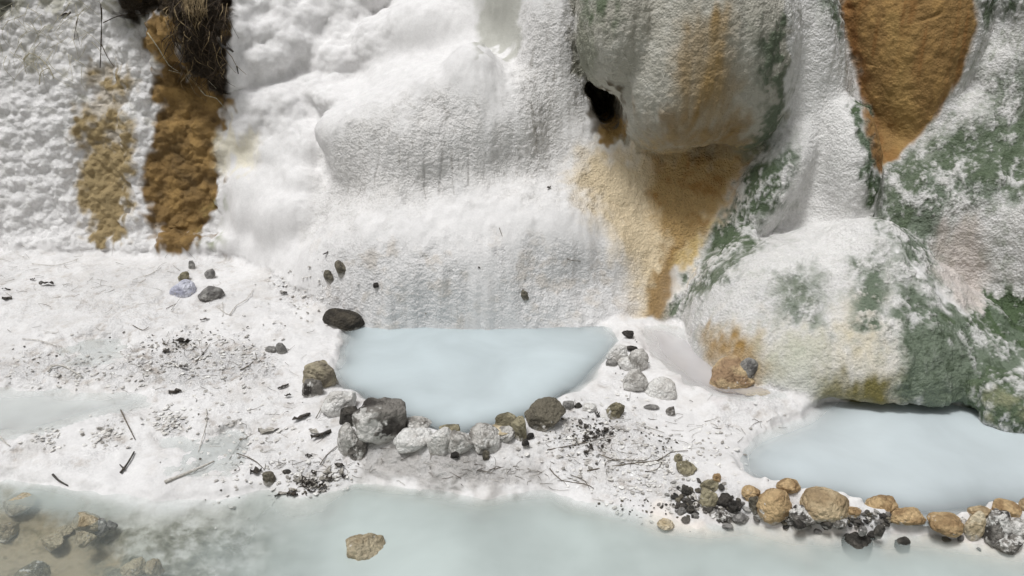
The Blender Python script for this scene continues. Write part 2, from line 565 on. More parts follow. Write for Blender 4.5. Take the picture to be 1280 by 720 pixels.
# drop what can never be seen: far above or beside the frame
_fd = fc[:, 1] * CP - (fc[:, 2] - CAM_H) * SP
_ci = np.clip(((fpx + 300) / 24).astype(int), 0, 79); _cj = np.clip(((fpy + 200) / 24).astype(int), 0, 59)
_near = np.full((80, 60), 99.)
np.minimum.at(_near, (_ci, _cj), _fd)
keep = ((_fd < _near[_ci, _cj] + .9) | ((fpx > 715) & (fpx < 795) & (fpy > 80) & (fpy < 195))) & (fpx > -180) & (fpx < 1460) & (fpy > -100) & (fpy < 830) & (fc[:, 1] > 2.4) & (fc[:, 2] < 2.75) & (np.abs(fc[:, 0]) < 4.7) & ~((fc[:, 1] > 7.2) & (fc[:, 2] < 2.0)) & (fc[:, 1] < 7.6)
F0, fc, fpx, fpy, wallish = F0[keep], fc[keep], fpx[keep], fpy[keep], wallish[keep]

# which formation a face belongs to
REG_NAMES = ['ground', 'cliff', 'flowstone_cascade', 'flowstone_dome', 'boulder', 'rock_mound', 'rock_slope', 'soil_bank', 'apron', 'ochre_face', 'side_lobe', 'brown_tongue', 'tan_tongue', 'olive_lip']
region = np.where(wallish, 1, 0)


def assign(poly, rid):
    d = poly_sd(fpx, fpy, poly)
    region[(d < 0) & wallish] = rid


assign([(395, 165), (440, 110), (500, 70), (600, -400), (722, -400), (720, 90), (770, 175), (800, 300), (812, 420), (700, 440), (400, 440), (270, 330),
        (290, 300)], 2)
assign([(1000, -400), (1700, -400), (1700, 700), (1180, 420), (1090, 270), (1040, 120)], 6)
assign([(722, -400), (960, -400), (985, 60), (985, 150), (940, 195), (905, 260), (880, 300), (830, 420), (812, 420), (800, 300), (770, 175), (720, 90)], 3)
assign([(960, -400), (1040, -400), (1052, 30), (1075, 100), (1095, 215), (1100, 290), (1190, 375), (1290, 465), (1500, 560), (1500, 700), (830, 560),
        (815, 420), (880, 300), (905, 260), (940, 195), (985, 150), (985, 60)], 5)
assign([(1050, -400), (1215, -400), (1218, 40), (1200, 90), (1165, 150), (1120, 195), (1100, 212), (1090, 200), (1075, 100), (1050, 20)], 4)
assign([(135, -60), (295, -60), (292, 95), (280, 128), (255, 100), (228, 88), (212, 20), (190, 15), (165, 28), (140, 10)], 7)

# parts of the formations that look different from the rest
def assign_part(poly, rid, owner):
    d = poly_sd(fpx, fpy, poly)
    region[(d < 0) & (region == owner)] = rid


assign_part([(395, 290), (450, 272), (520, 262), (600, 255), (680, 245), (760, 262), (800, 300), (815, 440), (400, 440)], 8, 2)
assign_part([(722, 192), (770, 178), (815, 192), (945, 194), (1000, 260), (850, 440), (790, 440)], 9, 3)
assign_part([(715, -400), (790, -400), (800, 40), (790, 95), (760, 118), (730, 112), (715, 80)], 10, 3)
assign_part([(183, 8), (216, 12), (228, 84), (262, 92), (284, 132), (272, 200), (264, 285), (238, 320), (190, 320), (184, 230), (194, 140)], 11, 1)
assign_part([(112, 85), (156, 88), (160, 160), (168, 245), (150, 320), (114, 320), (100, 250), (96, 180)], 12, 1)
assign_part([(1030, 475), (1122, 468), (1122, 560), (1030, 540)], 13, 5)

# ------------------------------------------------------------------ subdivide the sheet
soft0 = 1.0 - lab_v                                            # ground share, smoothed a little so tints blend at the foot of the walls
_val = np.maximum(np.bincount(F0.ravel(), minlength=len(V0)), 1)
for _ in range(2):
    soft0 = np.bincount(F0.ravel(), np.repeat(soft0[F0].mean(1), 4), len(V0)) / _val


def catmull_clark(A, F):
    """one Catmull-Clark step on quads; A: one row of values per vertex"""
    nv, nf = len(A), len(F)
    a = F.ravel().astype(np.int64); b = np.roll(F, -1, 1).ravel().astype(np.int64)
    key = np.minimum(a, b) * nv + np.maximum(a, b)
    uk, inv = np.unique(key, return_inverse=True)
    e0, e1 = uk // nv, uk % nv
    ne = len(uk)
    cnt = np.bincount(inv, minlength=ne)
    fp = A[F].mean(1)
    fsum = np.stack([np.bincount(inv, np.repeat(fp[:, k], 4), ne) for k in range(A.shape[1])], 1)
    mid = (A[e0] + A[e1]) * .5
    inner = cnt >= 2
    ep = np.where(inner[:, None], .5 * mid + .5 * fsum / np.maximum(cnt, 1)[:, None], mid)
    nval = np.bincount(F.ravel(), minlength=nv)
    fa_ = np.stack([np.bincount(F.ravel(), np.repeat(fp[:, k], 4), nv) for k in range(A.shape[1])], 1) / np.maximum(nval, 1)[:, None]
    ev_ = np.concatenate([e0, e1])
    ecnt = np.bincount(ev_, minlength=nv)
    em_ = np.stack([np.bincount(ev_, np.concatenate([mid[:, k], mid[:, k]]), nv) for k in range(A.shape[1])], 1) / np.maximum(ecnt, 1)[:, None]
    n_ = np.maximum(ecnt, 3)[:, None]
    vp = (fa_ + 2 * em_ + (n_ - 3) * A) / n_
    border = np.zeros(nv, bool)
    border[e0[~inner]] = True; border[e1[~inner]] = True
    vp[border] = A[border]
    q = inv.reshape(-1, 4) + nv
    fi = np.arange(nf) + nv + ne
    NFa = np.stack([np.stack([F[:, k], q[:, k], fi, q[:, k - 1]], 1) for k in range(4)], 1).reshape(-1, 4)
    return np.concatenate([vp, ep, fp]), NFa


A_ = np.hstack([V0, soft0[:, None]])
used = np.unique(F0)
remap = np.full(len(V0), -1); remap[used] = np.arange(len(used))
A_, F = A_[used], remap[F0]
for _ in range(2):
    A_, F = catmull_clark(A_, F)
reg = np.repeat(region, 16)
V = np.ascontiguousarray(A_[:, :3]); soft = A_[:, 3]
NV, NF = len(V), len(F)


def vertex_normals(P):
    q = P[F]
    n_ = np.cross(q[:, 2] - q[:, 0], q[:, 3] - q[:, 1])
    out = np.stack([sum(np.bincount(F[:, k], n_[:, a], NV) for k in range(4)) for a in range(3)], 1)
    return out / (np.linalg.norm(out, axis=1, keepdims=True) + 1e-12)


N = vertex_normals(V)

vreg = np.zeros(NV, np.int32)
for k in range(4):
    vreg[F[:, k]] = reg
ground_side = vreg == 0
isground = sstep(.25, .75, soft + .35 * fbm(V, .05, 2, 70.))

# ------------------------------------------------------------------ relief and mineral colour per vertex
PX, PY = project(V)
n_big = fbm(V, .30, 3, 1.0)
n_mid = fbm(V, .09, 3, 2.0)
n_fine = fbm(V, .028, 2, 3.0)
streak = fbm(V, .05, 2, 8.0, (1, 1, .1))
WX = PX + 9 * vnoise(V, .12, 11.) + 5 * vnoise(V, .04, 12.)
WY = PY + 20 * streak + 9 * vnoise(V, .12, 13.) + 5 * vnoise(V, .04, 14.)


def zone(poly, blur=12, warp=1.0):
    """1 inside a traced patch, fading over `blur` pixels' worth of surface"""
    poly = np.asarray(poly, float)
    lo = poly.min(0) - blur * 1.5 - 16; hi = poly.max(0) + blur * 1.5 + 16
    out = np.zeros(NV)
    m = (PX > lo[0]) & (PX < hi[0]) & (PY > lo[1]) & (PY < hi[1])
    d = poly_sd(PX[m] + warp * (WX[m] - PX[m]), PY[m] + warp * (WY[m] - PY[m]), poly)
    out[m] = sstep(blur, -blur, d)
    return out


def L(r, g, b, k=1.0):
    c = np.array([r, g, b], float) / 255
    return np.where(c <= .04045, c / 12.92, ((c + .055) / 1.055) ** 2.4) * k


col = np.ones((NV, 3)) * L(224, 223, 223)
grain = np.full(NV, .10)
wet = np.zeros(NV)
disp = np.zeros(NV)


def paint(mask, c, k=1.0):
    m = np.clip(mask * k, 0, 1)
    ii = np.nonzero(m > .002)[0]
    mm = m[ii][:, None]
    cc = c[ii] if np.ndim(c) == 2 else c
    col[ii] = col[ii] * (1 - mm) + cc * mm


wallv = 1 - isground
z_caul = np.clip(zone([(-300, -400), (290, -400), (285, 130), (270, 310), (-300, 315)], 8), 0, 1) * wallv
z_flow = zone([(285, -400), (520, -400), (480, 60), (440, 110), (395, 170), (300, 190), (270, 200)], 14) * wallv
w1 = worley(V, .15, 1.0); w2 = worley(V, .06, 2.0); w3 = worley(V, .03, 4.0)
disp += z_caul * (.075 * (.55 - w1) + .034 * (.5 - w2) + .012 * (.5 - w3))
disp += z_flow * (.045 * (.5 - w1) + .014 * (.5 - w2))
grain += z_caul * .25

# central cascade: rough face, smooth white shoulders
z_face = np.maximum(zone([(400, 190), (440, 150), (520, 125), (540, 110), (650, 150), (745, 165), (745, 250), (600, 232), (480, 262), (390, 285)], 26),
                    zone([(655, 10), (722, 0), (735, 150), (700, 210), (640, 190), (640, 90)], 24))
z_apron = zone([(395, 300), (560, 300), (700, 300), (800, 330), (800, 415), (430, 415), (385, 380)], 22)
sheet = fbm(V, .16, 2, 9.0, (1, 1, .1))                      # smooth sheets of fresh calcite run down between the grainy parts
z_face = z_face * (1 - .5 * sstep(.0, .6, sheet))
z_apron = z_apron * (1 - .6 * sstep(-.1, .5, sheet))
z_rough = np.clip(z_face + .8 * z_apron, 0, 1) * wallv
flute = fbm(V, .07, 2, 6.0, (1, 1, .12))
disp += wallv * (1 - z_caul) * (.010 * flute + (.35 + .65 * z_rough) * (.020 * sheet + .010 * flute + .004 * fbm(V, .035, 2, 16.0, (1, 1, .1))))
disp += z_rough * (.007 * n_fine + .006 * (.5 - w3))
paint(z_face * (.75 + .35 * n_mid), L(220, 218, 216))
hair = fbm(V, .022, 2, 17., (1, 1, .035))
paint(np.clip(z_face + .5 * z_apron, 0, 1) * wallv * sstep(.30, .62, hair) * sstep(-.3, .4, n_big + .2), L(158, 154, 148), .6)
paint(z_apron * sstep(.0, .5, n_mid + .3 * n_fine) * .7, L(205, 198, 190))
grain += z_rough * .5
for pts, wd in [([(559, 150), (552, 200), (549, 245)], 2.2), ([(533, 160), (529, 200), (532, 248)], 1.6), ([(586, 185), (586, 232)], 2.0),
                ([(474, 175), (468, 235)], 1.6), ([(566, 215), (568, 243)], 1.5), ([(500, 180), (497, 240)], 1.2), ([(607, 190), (605, 225)], 1.2)]:
    d = line_d(PX + 1.5 * vnoise(V, .12, 15.), PY, pts)
    m = sstep(wd, 0, d) * wallv * (.35 + .4 * sstep(160, 240, PY) + .4 * n_mid)
    disp -= .008 * m
    paint(m, L(130, 126, 120), .55)

# panel of grey wet stone high on the cascade
paint(zone([(598, -60), (650, -60), (650, 62), (600, 66)], 6) * wallv, L(178, 178, 170), .9)

# tan and brown tongues on the left wall
t_tan = zone([(112, 85), (156, 88), (160, 160), (168, 245), (150, 308), (114, 314), (100, 250), (96, 180)], 9, 1.7) * wallv
paint(t_tan * (.55 + .45 * sstep(-.4, .2, n_mid + sstep(120, 240, PY) * .6 - .15)), L(154, 136, 100))
t_brown = zone([(183, 8), (216, 12), (228, 84), (262, 92), (284, 132), (272, 200), (264, 285), (238, 316), (190, 318), (184, 230), (194, 140)], 7, 1.5) * wallv
paint(t_brown, L(126, 101, 62))
paint(t_brown * sstep(-.1, .5, n_mid), L(160, 130, 80), .7)
paint(t_brown * sstep(.1, .6, -n_mid), L(104, 84, 54), .8)
disp += (t_brown + t_tan) * (.030 * n_mid + .008 * n_fine)
paint(zone([(255, 262), (285, 255), (280, 300), (250, 305)], 12) * wallv * sstep(-.2, .4, n_mid), L(110, 118, 66), .7)
paint(zone([(270, 165), (320, 165), (310, 205), (272, 210)], 12) * wallv, L(226, 218, 190), .6)
paint(z_caul * sstep(.1, .6, n_mid + .4 * n_big) * sstep(330, 40, PY) * (1 - t_brown) * (1 - t_tan), L(168, 166, 150), .75)
# bare earth
e_m = np.maximum(0, zone([(138, -40), (292, -40), (288, 92), (283, 130), (258, 102), (230, 84), (214, 22), (192, 10), (166, 28), (142, 10)], 6, .5) * wallv)
paint(e_m, L(52, 42, 28))
paint(e_m * sstep(.2, .6, n_mid), L(96, 76, 40), .7)
disp += e_m * (.03 * n_mid + .02 * n_fine)
grain += e_m * .8
paint(zone([(-60, -60), (14, -60), (14, 22), (0, 26), (-60, 20)], 5) * wallv, L(60, 60, 44), .9)

# grey dome with its stains
z_dome = zone([(718, -400), (965, -400), (988, 60), (984, 150), (940, 198), (810, 196), (772, 180), (735, 120), (716, 80)], 5) * wallv
paint(z_dome, L(182, 179, 168))
paint(z_dome * sstep(-.1, .6, n_mid) * .5, L(208, 206, 198))
streak = fbm(V, .05, 2, 8.0, (1, 1, .1))
bz = zone([(850, 20), (905, 15), (922, 90), (932, 196), (826, 196), (842, 110)], 20) * wallv
paint(bz * np.clip(.7 + .35 * streak, 0, 1), L(150, 119, 60), .95)
paint(zone([(800, 140), (940, 150), (940, 198), (805, 196)], 18) * z_dome * (.5 + .5 * streak), L(126, 98, 52), .75)
paint(zone([(938, 18), (990, 30), (988, 150), (955, 198), (925, 185), (955, 120), (945, 60)], 14) * wallv * sstep(-.3, .35, n_mid + .5 * n_fine + .2), L(84, 98, 76), .9)
paint(zone([(725, -60), (785, -60), (780, 10), (770, 45), (748, 30), (735, 40)], 10) * wallv * sstep(-.4, .3, n_mid + streak * .4), L(78, 96, 64), .85)
paint(zone([(722, 30), (748, 40), (745, 110), (726, 100)], 9) * wallv, L(140, 142, 124), .7)
disp += z_dome * (.008 * n_fine + .014 * streak + .006 * (.5 - w3))
grain += z_dome * .5
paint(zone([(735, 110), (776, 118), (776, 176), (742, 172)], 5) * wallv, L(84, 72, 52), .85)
paint(zone([(752, 150), (780, 150), (778, 178), (750, 178)], 5) * wallv, L(150, 118, 60), .8)

# ochre face under the dome
oz = zone([(735, 190), (800, 190), (945, 192), (905, 262), (872, 305), (835, 350), (826, 418), (800, 418), (785, 340), (745, 270), (712, 225)], 24) * wallv
paint(oz, L(220, 198, 156), .8)
oz2 = zone([(815, 194), (938, 194), (900, 260), (868, 305), (842, 335), (828, 300), (812, 270)], 14) * wallv
paint(oz2, L(192, 158, 102), .9)
paint(oz2 * sstep(.05, .5, n_mid), L(160, 116, 58), .7)
paint(zone([(818, 330), (852, 312), (838, 360), (826, 418), (805, 418), (806, 370)], 8) * wallv, L(146, 114, 62), .85)
paint(zone([(864, 300), (905, 262), (890, 300), (850, 345), (835, 340)], 9) * wallv * sstep(-.3, .3, n_mid), L(214, 186, 120), .7)
grain += (oz + oz2) * .4
disp += oz * .006 * n_fine

# ochre boulder
cz = np.maximum(0, zone([(1048, -400), (1218, -400), (1220, 40), (1203, 92), (1166, 152), (1122, 196), (1101, 214), (1089, 200), (1074, 100), (1048, 20)], 4, .25)) * wallv
paint(cz, L(152, 121, 76))
paint(cz * sstep(0, .6, n_mid + .5 * streak), L(180, 144, 90), .6)
paint(cz * sstep(.15, .6, -streak - .2 * n_big), L(144, 104, 58), .7)
paint(cz * zone([(1105, 20), (1140, 30), (1150, 150), (1120, 190), (1110, 110)], 12), L(176, 146, 92), .6)
paint(cz * zone([(1040, 0), (1068, 0), (1085, 110), (1100, 212), (1086, 200), (1060, 60)], 8), L(128, 86, 48), .6)
disp *= 1 - .75 * cz
disp += cz * (.006 * n_fine + .012 * n_mid - .02 * sstep(.08, 0, worley_edge(V, .35, 3.)) * sstep(0, .5, n_big))
grain += cz * .25

# green and white crusts on the right
gpat = fbm(V, .13, 5, 20., gain=.72)
z_slope = zone([(1000, -400), (1700, -400), (1700, 700), (1290, 462), (1188, 372), (1098, 286), (1092, 215), (1122, 196), (1166, 152), (1203, 92), (1220, 40), (1218, -400)], 4, .25) * wallv * (1 - cz)
z_mound = zone([(960, -400), (1048, -400), (1052, 30), (1075, 100), (1095, 215), (1100, 290), (1190, 375), (1290, 465), (1500, 560), (1500, 700), (830, 560),
                (815, 420), (880, 300), (905, 260), (940, 195), (985, 150), (985, 60)], 5) * wallv
z_right = np.maximum(z_slope, z_mound)
gfine = fbm(V, .05, 4, 21., (1, 1, .4), gain=.85)
crust = sstep(-.24, .2, .6 * gpat + .7 * gfine - .15)
green_amt = np.zeros(NV)
for poly, bl, a in [([(985, 180), (1000, 195), (975, 260), (935, 310), (885, 320), (880, 300), (930, 215)], 10, 1.0),
                    ([(880, 325), (935, 310), (960, 300), (900, 350), (850, 400), (838, 420), (825, 400), (850, 352)], 9, .9),
                    ([(1060, 130), (1080, 130), (1100, 215), (1098, 290), (1085, 260), (1075, 190)], 6, 1.1),
                    ([(1100, 210), (1200, 150), (1500, 120), (1500, 240), (1180, 260), (1170, 330), (1140, 330), (1100, 280)], 18, .95),
                    ([(1100, 280), (1170, 290), (1175, 380), (1200, 400), (1130, 340)], 14, .9),
                    ([(1228, 365), (1500, 370), (1500, 470), (1260, 440), (1226, 400)], 9, 1.2),
                    ([(1230, 90), (1500, 60), (1500, 160), (1235, 180)], 14, .75),
                    ([(1215, -60), (1500, -60), (1500, 40), (1240, 25), (1222, 50)], 12, .9),
                    ([(1010, -60), (1050, -60), (1050, 30), (1030, 35)], 8, .9),
                    ([(965, 345), (1015, 335), (1025, 400), (975, 405)], 20, .8),
                    ([(1068, 325), (1104, 320), (1112, 400), (1098, 425), (1062, 415)], 16, 1.0),
                    ([(1118, 345), (1200, 385), (1500, 470), (1500, 560), (1210, 545), (1200, 520), (1120, 515), (1118, 440)], 16, 1.0)]:
    green_amt = np.maximum(green_amt, zone(poly, bl) * a)
green_amt *= z_right
gcol = np.where((sstep(-.2, .4, n_big) > .5)[:, None], L(100, 114, 94), L(78, 96, 66))
smooth_green = zone([(1125, 400), (1210, 430), (1215, 520), (1120, 515), (1116, 440)], 12)
gm = green_amt * np.clip(1 - crust * (1 - .75 * smooth_green) + (green_amt - .9) * 1.5 * (green_amt > .9), 0, 1)
paint(z_right * (.25 + .3 * n_mid), L(214, 212, 206))
paint(z_right * sstep(-.1, .5, -.5 * gpat - .8 * gfine) * (.45 + .3 * z_slope), L(140, 148, 130), .9)
paint(gm, gcol, .95)
paint(gm * sstep(.1, .5, n_fine), L(56, 70, 48), .6)
disp += z_right * (crust * .012 * np.clip(green_amt + .25, 0, 1) + .006 * n_fine + .014 * n_mid * np.clip(z_slope + green_amt, 0, 1))
grain += z_right * .45
# white cap of the mound, its cream, ochre and olive bands
paint(zone([(960, 15), (1020, 30), (1060, 110), (1085, 260), (1080, 330), (950, 345), (1000, 290), (1005, 200), (985, 120)], 14) * z_right * (1 - gm), L(236, 235, 234), .7)
paint(zone([(905, 410), (960, 420), (1050, 400), (1118, 425), (1118, 470), (960, 470), (890, 450)], 34) * z_right * (1 - gm) * (.7 + .6 * streak), L(214, 206, 184), .75)
paint(zone([(885, 420), (950, 420), (965, 470), (945, 490), (930, 465), (885, 450)], 22) * z_right * (.95 + .5 * streak), L(166, 134, 80), .9)
paint(zone([(1030, 470), (1120, 466), (1122, 516), (1060, 516), (1025, 500)], 20) * z_right * (1.0 + .4 * streak), L(118, 110, 62), .95)
paint(zone([(1050, 380), (1095, 360), (1125, 450), (1060, 460)], 30) * z_right * (1 - gm) * (.7 + .7 * streak), L(204, 192, 160), .55)
paint(zone([(940, 430), (1020, 425), (1030, 490), (960, 490)], 26) * z_right * (.8 + .6 * streak), L(190, 194, 178), .65)
paint(zone([(1170, 290), (1225, 270), (1235, 400), (1200, 405), (1165, 340)], 14) * z_slope * (1 - gm), L(206, 194, 186), .7)
paint(zone([(1215, 490), (1300, 500), (1300, 560), (1215, 550)], 10) * z_right * sstep(-.2, .4, n_mid), L(150, 150, 118), .7)
wet += (gm * .45 + bz * .35 + zone([(1030, 470), (1122, 466), (1210, 500), (1205, 520), (1030, 520)], 10) * .5)

# ---------------- ground
gcr = fbm(V, .05, 3, 30., gain=.7)
rough_g = np.zeros(NV)
for poly, bl, a in [([(0, 448), (60, 430), (130, 455), (210, 420), (330, 430), (360, 470), (250, 490), (120, 480), (0, 478)], 18, 1.0),
                    ([(190, 510), (230, 510), (235, 540), (185, 540)], 10, 1.1),
                    ([(120, 525), (150, 525), (150, 560), (110, 555)], 10, .8),
                    ([(30, 535), (80, 535), (75, 560), (30, 560)], 10, .7),
                    ([(330, 330), (420, 330), (410, 390), (340, 385)], 18, .7),
                    ([(350, 580), (440, 575), (430, 610), (360, 620)], 14, .9),
                    ([(680, 510), (800, 510), (860, 600), (780, 640), (700, 600)], 22, .7),
                    ([(800, 600), (930, 600), (1160, 650), (1100, 680), (830, 660)], 14, .7),
                    ([(250, 480), (380, 480), (360, 590), (240, 600)], 22, .5),
                    ([(0, 320), (200, 325), (300, 400), (0, 420)], 30, .35)]:
    rough_g = np.maximum(rough_g, zone(poly, bl) * a)
rough_g = np.maximum(rough_g, .6 * sstep(-.2, .35, fbm(V, .45, 4, 36., gain=.65))) * isground
for _p, _l in ((UPPER_POOL, POOL_LEVEL), (RIGHT_POOL, RIGHT_LEVEL), (STREAM, STREAM_LEVEL)):
    rough_g *= sstep(-.02, .10, poly_sd(V[:, 0], V[:, 1], _p))
dam = zone([(440, 548), (500, 562), (600, 572), (690, 590), (690, 612), (600, 622), (450, 600)], 12) * isground
disp += isground * (.022 * n_big + .013 * n_mid + .003 * n_fine)
disp += rough_g * (.018 * gcr + .010 * (.45 - w3) + .012 * n_mid)
rib = fbm(V + np.stack([0 * n_mid, 0 * n_mid, .02 * n_big + .25 * V[:, 0]], -1), .035, 3, 33., (.22, .8, 1.4))
disp += dam * (.012 * rib + .008 * n_mid + .005 * n_fine)
paint(isground * .8 * sstep(-.15, .4, fbm(V, .4, 5, 35., gain=.65)), L(211, 210, 210))
paint(isground * .5 * sstep(.0, .4, fbm(V, .13, 4, 37., gain=.7)), L(205, 202, 199))
paint(rough_g * sstep(.0, .55, -gcr + .2 * n_fine), L(178, 168, 158), .8)  # crust hollows toned brownish, then cavity shade painted into the deepest
paint(rough_g * sstep(.35, .7, -gcr), L(120, 112, 104), .6)
paint(dam * (.85 + .5 * n_mid), L(176, 173, 170), .9)
paint(dam * sstep(.1, .5, -rib), L(140, 136, 132), .6)
paint(zone([(195, 585), (250, 570), (260, 600), (200, 610)], 10) * isground, L(190, 182, 170), .0)
grain += rough_g * .6 + dam * .2
# bed of the stream: milky silt, dark algae and tan stone at the left
bl_dark = zone([(100, 668), (140, 655), (230, 648), (330, 655), (420, 690), (430, 760), (120, 760)], 22) * isground
bl_tan = zone([(-200, 622), (60, 632), (120, 655), (150, 690), (180, 760), (-200, 760)], 20) * isground
bedn = fbm(V, .10, 5, 40., (1, 1.8, 1), gain=.75)
_wet = sstep(.01, .08, -poly_sd(V[:, 0], V[:, 1], STREAM)) * isground
paint(_wet * (.6 + .6 * fbm(V, .3, 4, 41., gain=.65)), L(172, 174, 164), .9)
paint(bl_tan, L(152, 138, 108), .9)
paint(bl_tan * sstep(0, .45, bedn), L(106, 97, 70), .8)
paint(bl_dark * sstep(-.35, .25, bedn), L(114, 113, 98), .9)
paint(bl_dark * sstep(.1, .5, bedn), L(76, 78, 66), .8)
disp += (bl_dark + bl_tan) * .02 * bedn
# brighter pink-cream mud along the right stream edge
paint(zone([(800, 640), (930, 655), (1100, 668), (1160, 668), (1280, 690), (1280, 720), (1180, 690), (1000, 690), (800, 670)], 12) * isground, L(226, 218, 210), .8)
paint(zone([(806, 410), (840, 420), (905, 480), (960, 500), (900, 505), (840, 470), (806, 440)], 12) * isground, L(214, 210, 210), .8)
wet += isground * .25 + sstep(.10, .0, rough_g) * isground * .15

# fine mottling
col *= (1 + .05 * n_fine + .05 * n_mid)[:, None]
Vd = V + N * disp[:, None]

# visible distance of the finished surface along each sight line, for things that rest on it
DPX, DPY = project(Vd)
DZ = Vd[:, 1] * CP - (Vd[:, 2] - CAM_H) * SP
DM = np.full((520, 310), 99., np.float32)
di = ((DPX + 130) / 3).astype(int); dj = ((DPY + 90) / 3).astype(int)
dk = (di >= 0) & (di < 520) & (dj >= 0) & (dj < 310)
o_ = np.argsort(-DZ[dk], kind='stable')                   # nearest written last
DM[di[dk][o_], dj[dk][o_]] = DZ[dk][o_]


def on_surface(px, py, lift=0.0):
    """where the sight line through a photo pixel meets the built surface"""
    i = int((px + 130) / 3); j = int((py + 90) / 3)
    w = DM[max(i - 1, 0):i + 2, max(j - 1, 0):j + 2]
    w = w[w < 50]
    d = float(np.median(w)) if len(w) else 5.0
    dx, dy, dz = ray(px, py)
    p = Vector((float(dx), float(dy), float(dz))) * d
    p.z += CAM_H + lift
    return p


# ------------------------------------------------------------------ materials
def new_mat(name):
    m = bpy.data.materials.new(name)
    m.use_nodes = True
    nt = m.node_tree
    nt.nodes.clear()
    out = nt.nodes.new('ShaderNodeOutputMaterial')
    return m, nt, out


def node(nt, t, **kw):
    n = nt.nodes.new(t)
    for k, v in kw.items():
        setattr(n, k, v)
    return n


def mineral_material(name, bump_scale=1.0, dist=.006):
    m, nt, out = new_mat(name)
    b = node(nt, 'ShaderNodeBsdfPrincipled')
    a = node(nt, 'ShaderNodeAttribute', attribute_name='Col')
    g = node(nt, 'ShaderNodeAttribute', attribute_name='Grain')
    w = node(nt, 'ShaderNodeAttribute', attribute_name='Wet')
    co = node(nt, 'ShaderNodeTexCoord')
    n1 = node(nt, 'ShaderNodeTexNoise'); n1.inputs['Scale'].default_value = 75 * bump_scale; n1.inputs['Detail'].default_value = 5; n1.inputs['Roughness'].default_value = .65
    v1 = node(nt, 'ShaderNodeTexVoronoi'); v1.inputs['Scale'].default_value = 62 * bump_scale
    n2 = node(nt, 'ShaderNodeTexNoise'); n2.inputs['Scale'].default_value = 150 * bump_scale; n2.inputs['Detail'].default_value = 3
    for n in (n1, v1, n2):
        nt.links.new(co.outputs['Object'], n.inputs['Vector'])
    mul = node(nt, 'ShaderNodeMath', operation='MULTIPLY_ADD')
    nt.links.new(v1.outputs['Distance'], mul.inputs[0]); mul.inputs[1].default_value = -1.0
    nt.links.new(n1.outputs['Fac'], mul.inputs[2])
    add = node(nt, 'ShaderNodeMath', operation='MULTIPLY_ADD')
    nt.links.new(n2.outputs['Fac'], add.inputs[0]); add.inputs[1].default_value = .35
    nt.links.new(mul.outputs[0], add.inputs[2])
    bp = node(nt, 'ShaderNodeBump'); bp.inputs['Distance'].default_value = dist / bump_scale * 2.6
    nt.links.new(g.outputs['Fac'], bp.inputs['Strength'])
    nt.links.new(add.outputs[0], bp.inputs['Height'])
    # colour speckle
    mr = node(nt, 'ShaderNodeMapRange'); mr.inputs['From Min'].default_value = .3; mr.inputs['From Max'].default_value = .7
    mr.inputs['To Min'].default_value = .86; mr.inputs['To Max'].default_value = 1.06
    nt.links.new(n1.outputs['Fac'], mr.inputs['Value'])
    tm = node(nt, 'ShaderNodeMapRange'); tm.inputs['To Min'].default_value = .97; tm.inputs['To Max'].default_value = .78
    nt.links.new(g.outputs['Fac'], tm.inputs['Value']); nt.links.new(tm.outputs[0], mr.inputs['To Min'])
    vm = node(nt, 'ShaderNodeVectorMath', operation='SCALE')
    nt.links.new(a.outputs['Color'], vm.inputs[0]); nt.links.new(mr.outputs[0], vm.inputs['Scale'])
    nt.links.new(vm.outputs[0], b.inputs['Base Color'])
    rr = node(nt, 'ShaderNodeMapRange'); rr.inputs['To Min'].default_value = .88; rr.inputs['To Max'].default_value = .3
    nt.links.new(w.outputs['Fac'], rr.inputs['Value'])
    nt.links.new(rr.outputs[0], b.inputs['Roughness'])
    b.inputs['Specular IOR Level'].default_value = .35
    nt.links.new(bp.outputs[0], b.inputs['Normal'])
    nt.links.new(b.outputs[0], out.inputs['Surface'])
    return m


MAT_MINERAL = mineral_material('calcite_crust')
MAT_ROCK = mineral_material('river_stone', .8, .006)


